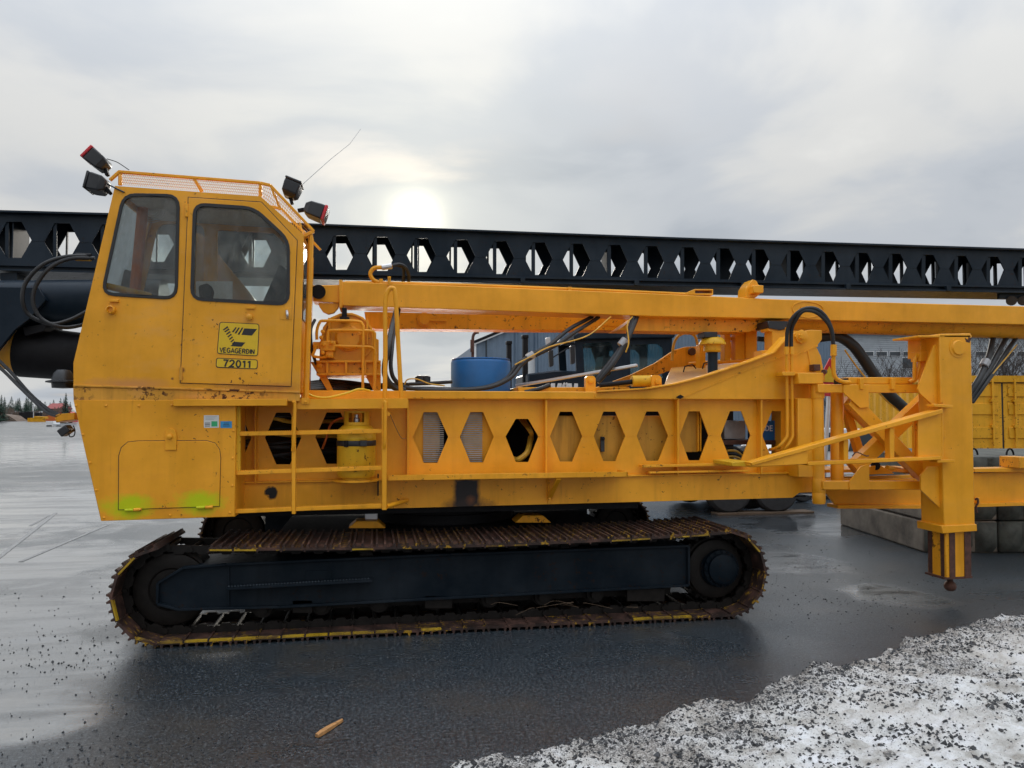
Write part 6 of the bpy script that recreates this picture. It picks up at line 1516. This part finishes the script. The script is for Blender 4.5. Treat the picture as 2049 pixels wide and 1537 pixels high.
letters('140M', .30, .075, .52, 'white', 'model_lettering', GRD, P(1128, 782, yg2 - .004))
for (x0, x1, y0) in ((1015, 1024, 683), (1047, 1057, 671)):
    s_ = MB().rect(x0, y0, x1, 800, yg2 + .3, yg2 + .42).build('exhaust_stack', 'dark', GRD, .01); MB().rect(x0 - 1, y0 - 1, x1 + 1, y0 + 6, yg2 + .28, yg2 + .44).build('stack_collar', 'dark', s_, .01)
MB().tube(curve([P(946, 760, yg2 + .5), P(946, 690, yg2 + .5), P(947, 672, yg2 + .5), P(952, 666, yg2 + .5), P(958, 665, yg2 + .5)], 5), .03, 8).build('raincap_pipe', 'slide_rust', GRD); MB().cyl(P(945, 705, yg2 + .45), P(945, 680, yg2 + .45), .04, n=8).build('pipe_sleeve', 'slide_rust', GRD)
for (x, y0, y1) in ((1103, 700, 735), (1146, 690, 730), (1097, 674, 694)):
    m_ = MB().poly(roundp([(x - 5, y0 + 2), (x + 4, y0), (x + 5, y1 - 3), (x - 3, y1)], 3), yg2 - .35, yg2 - .27).build('mirror', 'alu' if y0 < 680 else 'plastic', GRD, .02); MB().tube([P(x, (y0 + y1) / 2, yg2 - .3), P(1150, 688, yg2)], .015, 6).build('mirror_arm', 'dark', m_)
for (x, d_) in ((1000, 0), (1100, 0), (1500, 0)):
    gx_ = P(x, 900, yg2).x; wheel(GRD, Vector((gx_, yg2 + .1, .68)), .66, .36); wheel(GRD, Vector((gx_, yg2 + 1.6, .68)), .66, .36)
MB().box((P(1000, 900, yg2).x - .4, yg2 + .4, .6), (P(1500, 900, yg2).x + .4, yg2 + .9, 1.0)).build('frame', 'container_yellow', GRD, .03)
# blue sheet-metal hall
HALL = empty('blue_hall', (0, 0, 0), 'blue corrugated sheet-metal hall with white corner trim', 'building')
def corrug(px0, px1, topf, Y, step, dep, name, m_, parent):
    x0, x1 = P(px0, 800, Y).x, P(px1, 800, Y).x; n_ = int((x1 - x0) / step) * 2; mb = MB(); vs = []
    for i in range(n_ + 1):
        x = x0 + (x1 - x0) * i / n_; px_ = px0 + (px1 - px0) * i / n_; y = Y - dep * ((i // 1) % 2)
        vs += [(x, y, 0), (x, y, P(px_, topf(px_), Y).z)]
    return mb.add(vs, [(2 * i, 2 * i + 2, 2 * i + 3, 2 * i + 1) for i in range(n_)]).build(name, m_, parent, smooth=False)
YH = 44
corrug(951, 1074, lambda x: 685 - (x - 951) * .42, YH, .40, .05, 'gable_wall', 'bluewall', HALL)
corrug(1074, 1668, lambda x: 634 + (x - 1074) * .018, YH - .4, .22, .06, 'long_wall', 'bluewall', HALL)
MB().bar(P(948, 685, YH - .1), P(1080, 630, YH - .1), .3, .16).build('verge_trim', 'dark', HALL); MB().bar(P(948, 689, YH - .12), P(1080, 634, YH - .12), .2, .10).build('verge_board', 'white', HALL)
MB().rect(949, 688, 953, 905, YH - .15, YH + .1).build('corner_trim', 'white', HALL); MB().rect(1072, 640, 1074, 905, YH - .55, YH - .3).build('corner_trim', 'bluewall', HALL)
MB().rect(1055, 712, 1071, 790, YH - .12, YH).build('door', 'white', HALL)
for x in (973, 1033): MB().cyl(P(x, 905, YH - .15), P(x, 676 if x < 1000 else 651, YH - .15), .05, n=6).build('downpipe', 'windowdark' if x < 1000 else 'bluewall', HALL)
x0, x1 = P(953, 800, YH).x, P(1668, 800, YH).x; MB().box((x0, YH + .1, 0), (x1, YH + 14, P(1074, 690, YH).z)).build('hall_body', 'bluewall', HALL)
# pale office block with siding
OFF = empty('office_block', (0, 0, 0), 'pale grey office block with lapped siding behind the bare trees', 'building')
YO2 = 52; x0, x1 = P(1660, 700, YO2).x, P(2330, 700, YO2).x; ztop = P(1700, 668, YO2).z
mb = MB(); k = 0; z = 0
while z < ztop:
    mb.add([(x0, YO2 - .05, z), (x1, YO2 - .05, z), (x1, YO2, z + .16), (x0, YO2, z + .16)], [(0, 1, 2, 3)]); mb.add([(x0, YO2 - .05, z + .16), (x1, YO2 - .05, z + .16), (x1, YO2, z + .16), (x0, YO2, z + .16)], [(3, 2, 1, 0)]); z += .16
mb.build('siding', 'greywall', OFF, smooth=False); MB().box((x0, YO2 + .02, 0), (x1, YO2 + 10, ztop)).build('block_body', 'greywall', OFF); MB().box((x0 - .3, YO2 - .35, ztop), (x1 + .3, YO2 + 10.3, ztop + .25)).build('roof_edge', 'white', OFF)
for (a_, b_, c_, d_) in [(1726 + k * 27, 1749 + k * 27, 703, 713) for k in range(4)] + [(1805, 1832, 715, 738)] + [(1952 + k * 28, 1975 + k * 28, 703, 713) for k in range(8)] + [(1726 + k * 40, 1756 + k * 40, 755, 775) for k in range(8)]:
    f = MB().rect(a_, c_, b_, d_, YO2 - .10, YO2 - .02).build('window', 'white', OFF); MB().rect(a_ + 1, c_ + 1, b_ - 1, d_ - 1, YO2 - .12, YO2 - .08).build('pane', 'windowdark', f)
# bare winter trees
def bare_tree(base, h, label, seed, spread=1.0):
    rnd = random.Random(seed); T = empty('bare_tree', (0, 0, 0), label, 'tree', 'bare trees before the office block')
    tr_ = MB(); cr = MB()
    def br(p, d, ln, r_, lev):
        pts = [p]; dd = d.copy()
        for i in range(3):
            dd = (dd + Vector((rnd.uniform(-.22, .22), rnd.uniform(-.22, .22), rnd.uniform(-.05, .15)))).normalized(); pts.append(pts[-1] + dd * ln / 3)
        (tr_ if lev == 0 else cr).tube(pts, [r_, r_ * .85, r_ * .7, r_ * .55], 6 if lev == 0 else 4 if lev < 3 else 3, lev == 0)
        if lev >= 5: return
        for k in range(rnd.choice((2, 3, 3, 4))):
            a_ = rnd.uniform(0, 2 * math.pi); q = pts[rnd.choice((1, 2, 3, 3))] if lev else pts[rnd.choice((2, 3, 3))]
            nd = (dd + Vector((math.cos(a_), math.sin(a_), rnd.uniform(.0, .5))) * rnd.uniform(.45, .95) * spread).normalized()
            br(q, nd, ln * rnd.uniform(.6, .82), max(r_ * .55, .0075), lev + 1)
    for s_ in range(2):
        br(base + Vector((rnd.uniform(-.2, .2), rnd.uniform(-.2, .2), -.05)), Vector((rnd.uniform(-.25, .25), rnd.uniform(-.2, .2), 1)).normalized(), h * .32, h * .011, 0)
    tr_.build('trunk', 'bark', T); cr.build('crown', 'bark', T)
def yb(px, Y): g = P(px, 900, Y); return Vector((g.x, Y, 0))
for i, (px, Y, h, lb) in enumerate(((1706, 31, 5.0, 'bare leafless tree right of the warning sign'), (1738, 34, 5.6, 'bare leafless tree seen through the arch of the thick black hose'), (1772, 30, 5.4, 'bare leafless tree left of the outrigger pipes'), (1808, 33, 5.8, 'bare leafless tree just left of the outrigger leg'), (1880, 32, 7.2, 'bare tree whose twigs rise over the beam above the outrigger leg'), (1940, 30, 7.0, 'tall bare tree just right of the outrigger leg'), (1990, 33, 7.2, 'tall bare tree behind the three hanging hoses'), (2044, 29, 6.6, 'bare tree at the right edge of the picture'))):
    bare_tree(yb(px, Y), h, lb, 40 + i)
# far side of the yard, left
def conifer(base, h, r_, label, seed, into=None):
    rnd = random.Random(seed); cr = MB() if into is None else into
    if into is None:
        T = empty('conifer_tree', (0, 0, 0), label, 'tree', 'conifers beyond the yard')
        MB().cyl(base, base + EZ * h * .9, h * .02, h * .005, n=6).build('trunk', 'bark', T)
    for i in range(900):
        t = rnd.random() ** 1.3; a_ = rnd.uniform(0, 6.283); rad = r_ * (1 - t) * (.55 + .45 * math.sin(t * 40) ** 2) * rnd.uniform(.5, 1.1) + .05
        c_ = base + Vector((math.cos(a_) * rad, math.sin(a_) * rad, h * (.06 + .92 * t))); d_ = Vector((math.cos(a_), math.sin(a_), -.35)); s_ = Vector((-math.sin(a_), math.cos(a_), 0)); q = h * .045 * (1.2 - t)
        cr.add([c_ - d_ * q - s_ * q * .5, c_ - d_ * q + s_ * q * .5, c_ + d_ * q * 1.4 + Vector((0, 0, -q * .5))], [(0, 1, 2)])
    if into is None: cr.build('crown', 'conifer', T, smooth=False)
def far(px, D): return CAM + (ray(px, 828) * D) * Vector((1, 1, 0)) - EZ * CAM.z
def at_far(px, D):
    d_ = ray(px, 828); return Vector((CAM.x + d_.x * D, CAM.y + d_.y * D, 0))
for i, (px, D, h, r_, lb) in enumerate(((131, 150, 6.2, 1.6, 'dark green conifer right beside the front of the cab'), (2, 160, 6.0, 2.0, 'dark conifer at the left edge of the picture'), (38, 230, 6.8, 2.6, 'first small conifer behind the pale shed'), (52, 230, 7.2, 2.6, 'second small conifer behind the pale shed'), (-60, 150, 6.5, 2.0, 'conifer standing left of the picture'), (62, 235, 6.2, 3, 'third small conifer behind the pale shed'), (16, 235, 5.0, 3.2, 'low conifer by the left end of the shed'), (78, 235, 5.4, 3.2, 'low conifer by the right end of the shed'))):
    conifer(at_far(px, D), h, r_, lb, 90 + i)
rnd = random.Random(21); tl_ = MB()
for i in range(24):
    px = -70 + i * 9 + rnd.uniform(-4, 4); conifer(at_far(px, rnd.uniform(235, 270)), rnd.uniform(5.0, 7.6), rnd.uniform(1.8, 3.2), None, 200 + i, tl_)
tag(tl_.build('tree_line', 'conifer', None, smooth=False), 'dark line of distant conifers beyond the yard', kind='stuff')
bk = MB(); rnd = random.Random(5)
for i in range(5200):
    px = rnd.uniform(-260, 160); D = rnd.uniform(206, 222); b_ = at_far(px, D); h = 2.6 + 1.6 * noise.noise(Vector((px * .03, 0, 0))) + rnd.uniform(-.8, .8)
    z0 = rnd.uniform(0, max(.3, h - .8)); q = rnd.uniform(.3, .6)
    bk.add([b_ + EZ * z0 - E1 * q * .3, b_ + EZ * z0 + E1 * q * .3, b_ + EZ * (z0 + q * 1.5) + E1 * rnd.uniform(-.4, .4)], [(0, 1, 2)])
tag(bk.build('winter_scrub', 'brush', None, smooth=False), 'brown winter scrub along the far edge of the yard', kind='stuff')
def house(px0, px1, D, h, rh, wallm, roofm, name, label, cat='building'):
    H = empty(name, (0, 0, 0), label, cat); a_, b_ = at_far(px0, D), at_far(px1, D); wd = (b_ - a_).length; u = (b_ - a_).normalized(); v = Vector((-u.y, u.x, 0)); dp = 7
    vs = [a_, b_, b_ + v * dp, a_ + v * dp]; vs += [p + EZ * h for p in vs]
    MB().add(vs, [(0, 1, 5, 4), (1, 2, 6, 5), (2, 3, 7, 6), (3, 0, 4, 7)]).build('wall', wallm, H)
    rv = [vs[4] - v * .3 - u * .3, vs[5] - v * .3 + u * .3, vs[6] + v * .3 + u * .3, vs[7] + v * .3 - u * .3, (vs[4] + vs[7]) / 2 + EZ * rh - u * .3, (vs[5] + vs[6]) / 2 + EZ * rh + u * .3]
    MB().add(rv, [(0, 1, 5, 4), (2, 3, 4, 5), (0, 4, 3), (1, 2, 5)]).build('roof', roofm, H)
    for k in range(int(wd / 3)):
        p = a_ + u * (1 + k * 3) - v * .03 + EZ * h * .45; MB().add([p, p + u * 1.2, p + u * 1.2 + EZ * h * .3, p + EZ * h * .3], [(0, 1, 2, 3)]).build('window', 'windowdark', H)
house(20, 84, 232, 2.0, .6, 'palehouse', 'palehouse', 'long_shed', 'long pale low shed on the far side of the yard')
house(91, 116, 230, 3.3, 1.7, 'roofred', 'roofred', 'red_house', 'red house with grey roof beyond the yard')
def lump(name, label, cat, D, parts):
    """small far vehicles: parts = (name, px polygon, material)"""
    T = empty(name, (0, 0, 0), label, cat)
    for nm, pts, m_, dp in parts:
        c_ = at_far(sum(p[0] for p in pts) / len(pts), D); fr = [CAM + ray(x, y) * (D / ray(x, y).dot(FW)) for x, y in pts]
        MB().slab(fr, [p + E2 * dp for p in fr]).build(nm, m_, T)
lump('snow_plough', 'yellow snow plough blade parked across the yard', 'plough', 164, [('blade', [(55, 836.5), (85, 835), (86, 847), (55, 847)], 'container_yellow', 1.0), ('mount', [(68, 833), (88, 834), (88, 838), (68, 838)], 'container_yellow', 1.5)])
lump('flat_trailer', 'small white box trailer parked across the yard', 'trailer', 109, [('box', [(92, 843), (106, 843), (107, 850.5), (92, 850.5)], 'white', 1.6), ('deck', [(106, 849), (140, 848), (140, 852), (106, 852)], 'palehouse', 1.6), ('wheel', [(93, 851), (101, 851), (101, 856), (93, 856)], 'tyre', .3), ('wheel', [(112, 851.5), (119, 851.5), (119, 856), (112, 856)], 'tyre', .3)])
lump('orange_digger', 'orange machine parked beside the plough blade', 'machine', 184, [('body', [(90, 833), (108, 831), (113, 845), (86, 845)], 'orange', 2), ('cab', [(97, 826.5), (106, 826.5), (107, 833), (97, 833)], 'orange', 1.5)])
lump('red_car', 'red car parked just left of the cab', 'car', 150, [('wheel', [(120, 843), (126, 843), (126, 849), (120, 849)], 'tyre', .3), ('wheel', [(137, 843), (143, 843), (143, 849), (137, 849)], 'tyre', .3), ('body', [(117, 830), (145, 829), (146, 845), (116, 845)], 'red', 1.7), ('cabin', [(121, 825), (140, 824), (144, 830), (118, 830)], 'red', 1.5)])
for k, (a_, b_, c_) in enumerate(((38, 43, 826), (49, 60, 825), (70, 78, 827))): lump('black_bin', ('narrow black bin on the far side of the yard', 'tall black skip bin on the far side of the yard', 'squat black bin nearest the orange machine')[k], 'bin', 184, [('bin', [(a_, c_), (b_, c_ - .5), (b_, 845), (a_, 845)], 'dark', 1.2), ('lid', [(a_ - .5, c_ - 1.2), (b_ + .5, c_ - 1.6), (b_ + .5, c_), (a_ - .5, c_)], 'plastic', 1.3)])
lump('earth_heap', 'brown heap of earth at the far left of the yard', 'heap', 172, [('heap', [(-60, 846), (-30, 834), (-5, 829), (18, 832), (30, 840), (38, 846)], 'brush', 4), ('kerb', [(-60, 843), (25, 843), (28, 847), (-60, 847)], 'dark', .5)])
for k, px in enumerate((66, 133)): lump('lamp_post', ('pale lamp post behind the plough blade', 'pale lamp post below the green conifer')[k], 'lamp post', 205, [('post', [(px - .8, 812 + k * 0), (px + .8, 812), (px + .8, 843), (px - .8, 843)], 'white', .12), ('head', [(px - 1.5, 811), (px + 1.5, 811), (px + 1.5, 813), (px - 1.5, 813)], 'white', .3)])

# ------------------------------------------------------------------ put every Empty at its thing's base
bpy.context.view_layer.update()
def bounds(o):
    pts = []
    for c_ in o.children_recursive:
        if c_.type == 'MESH':
            pts += [c_.matrix_world @ Vector(b_) for b_ in c_.bound_box]
    return pts
todo = [o for o in S.objects if o.type == 'EMPTY' and o.parent is None]
for o in todo:
    pts = bounds(o)
    if not pts: continue
    lo = Vector([min(p[i] for p in pts) for i in range(3)]); hi = Vector([max(p[i] for p in pts) for i in range(3)])
    b_ = Vector(((lo.x + hi.x) / 2, (lo.y + hi.y) / 2, lo.z)); o.location = b_
    for c_ in o.children: c_.matrix_parent_inverse = Matrix.Translation(-b_)
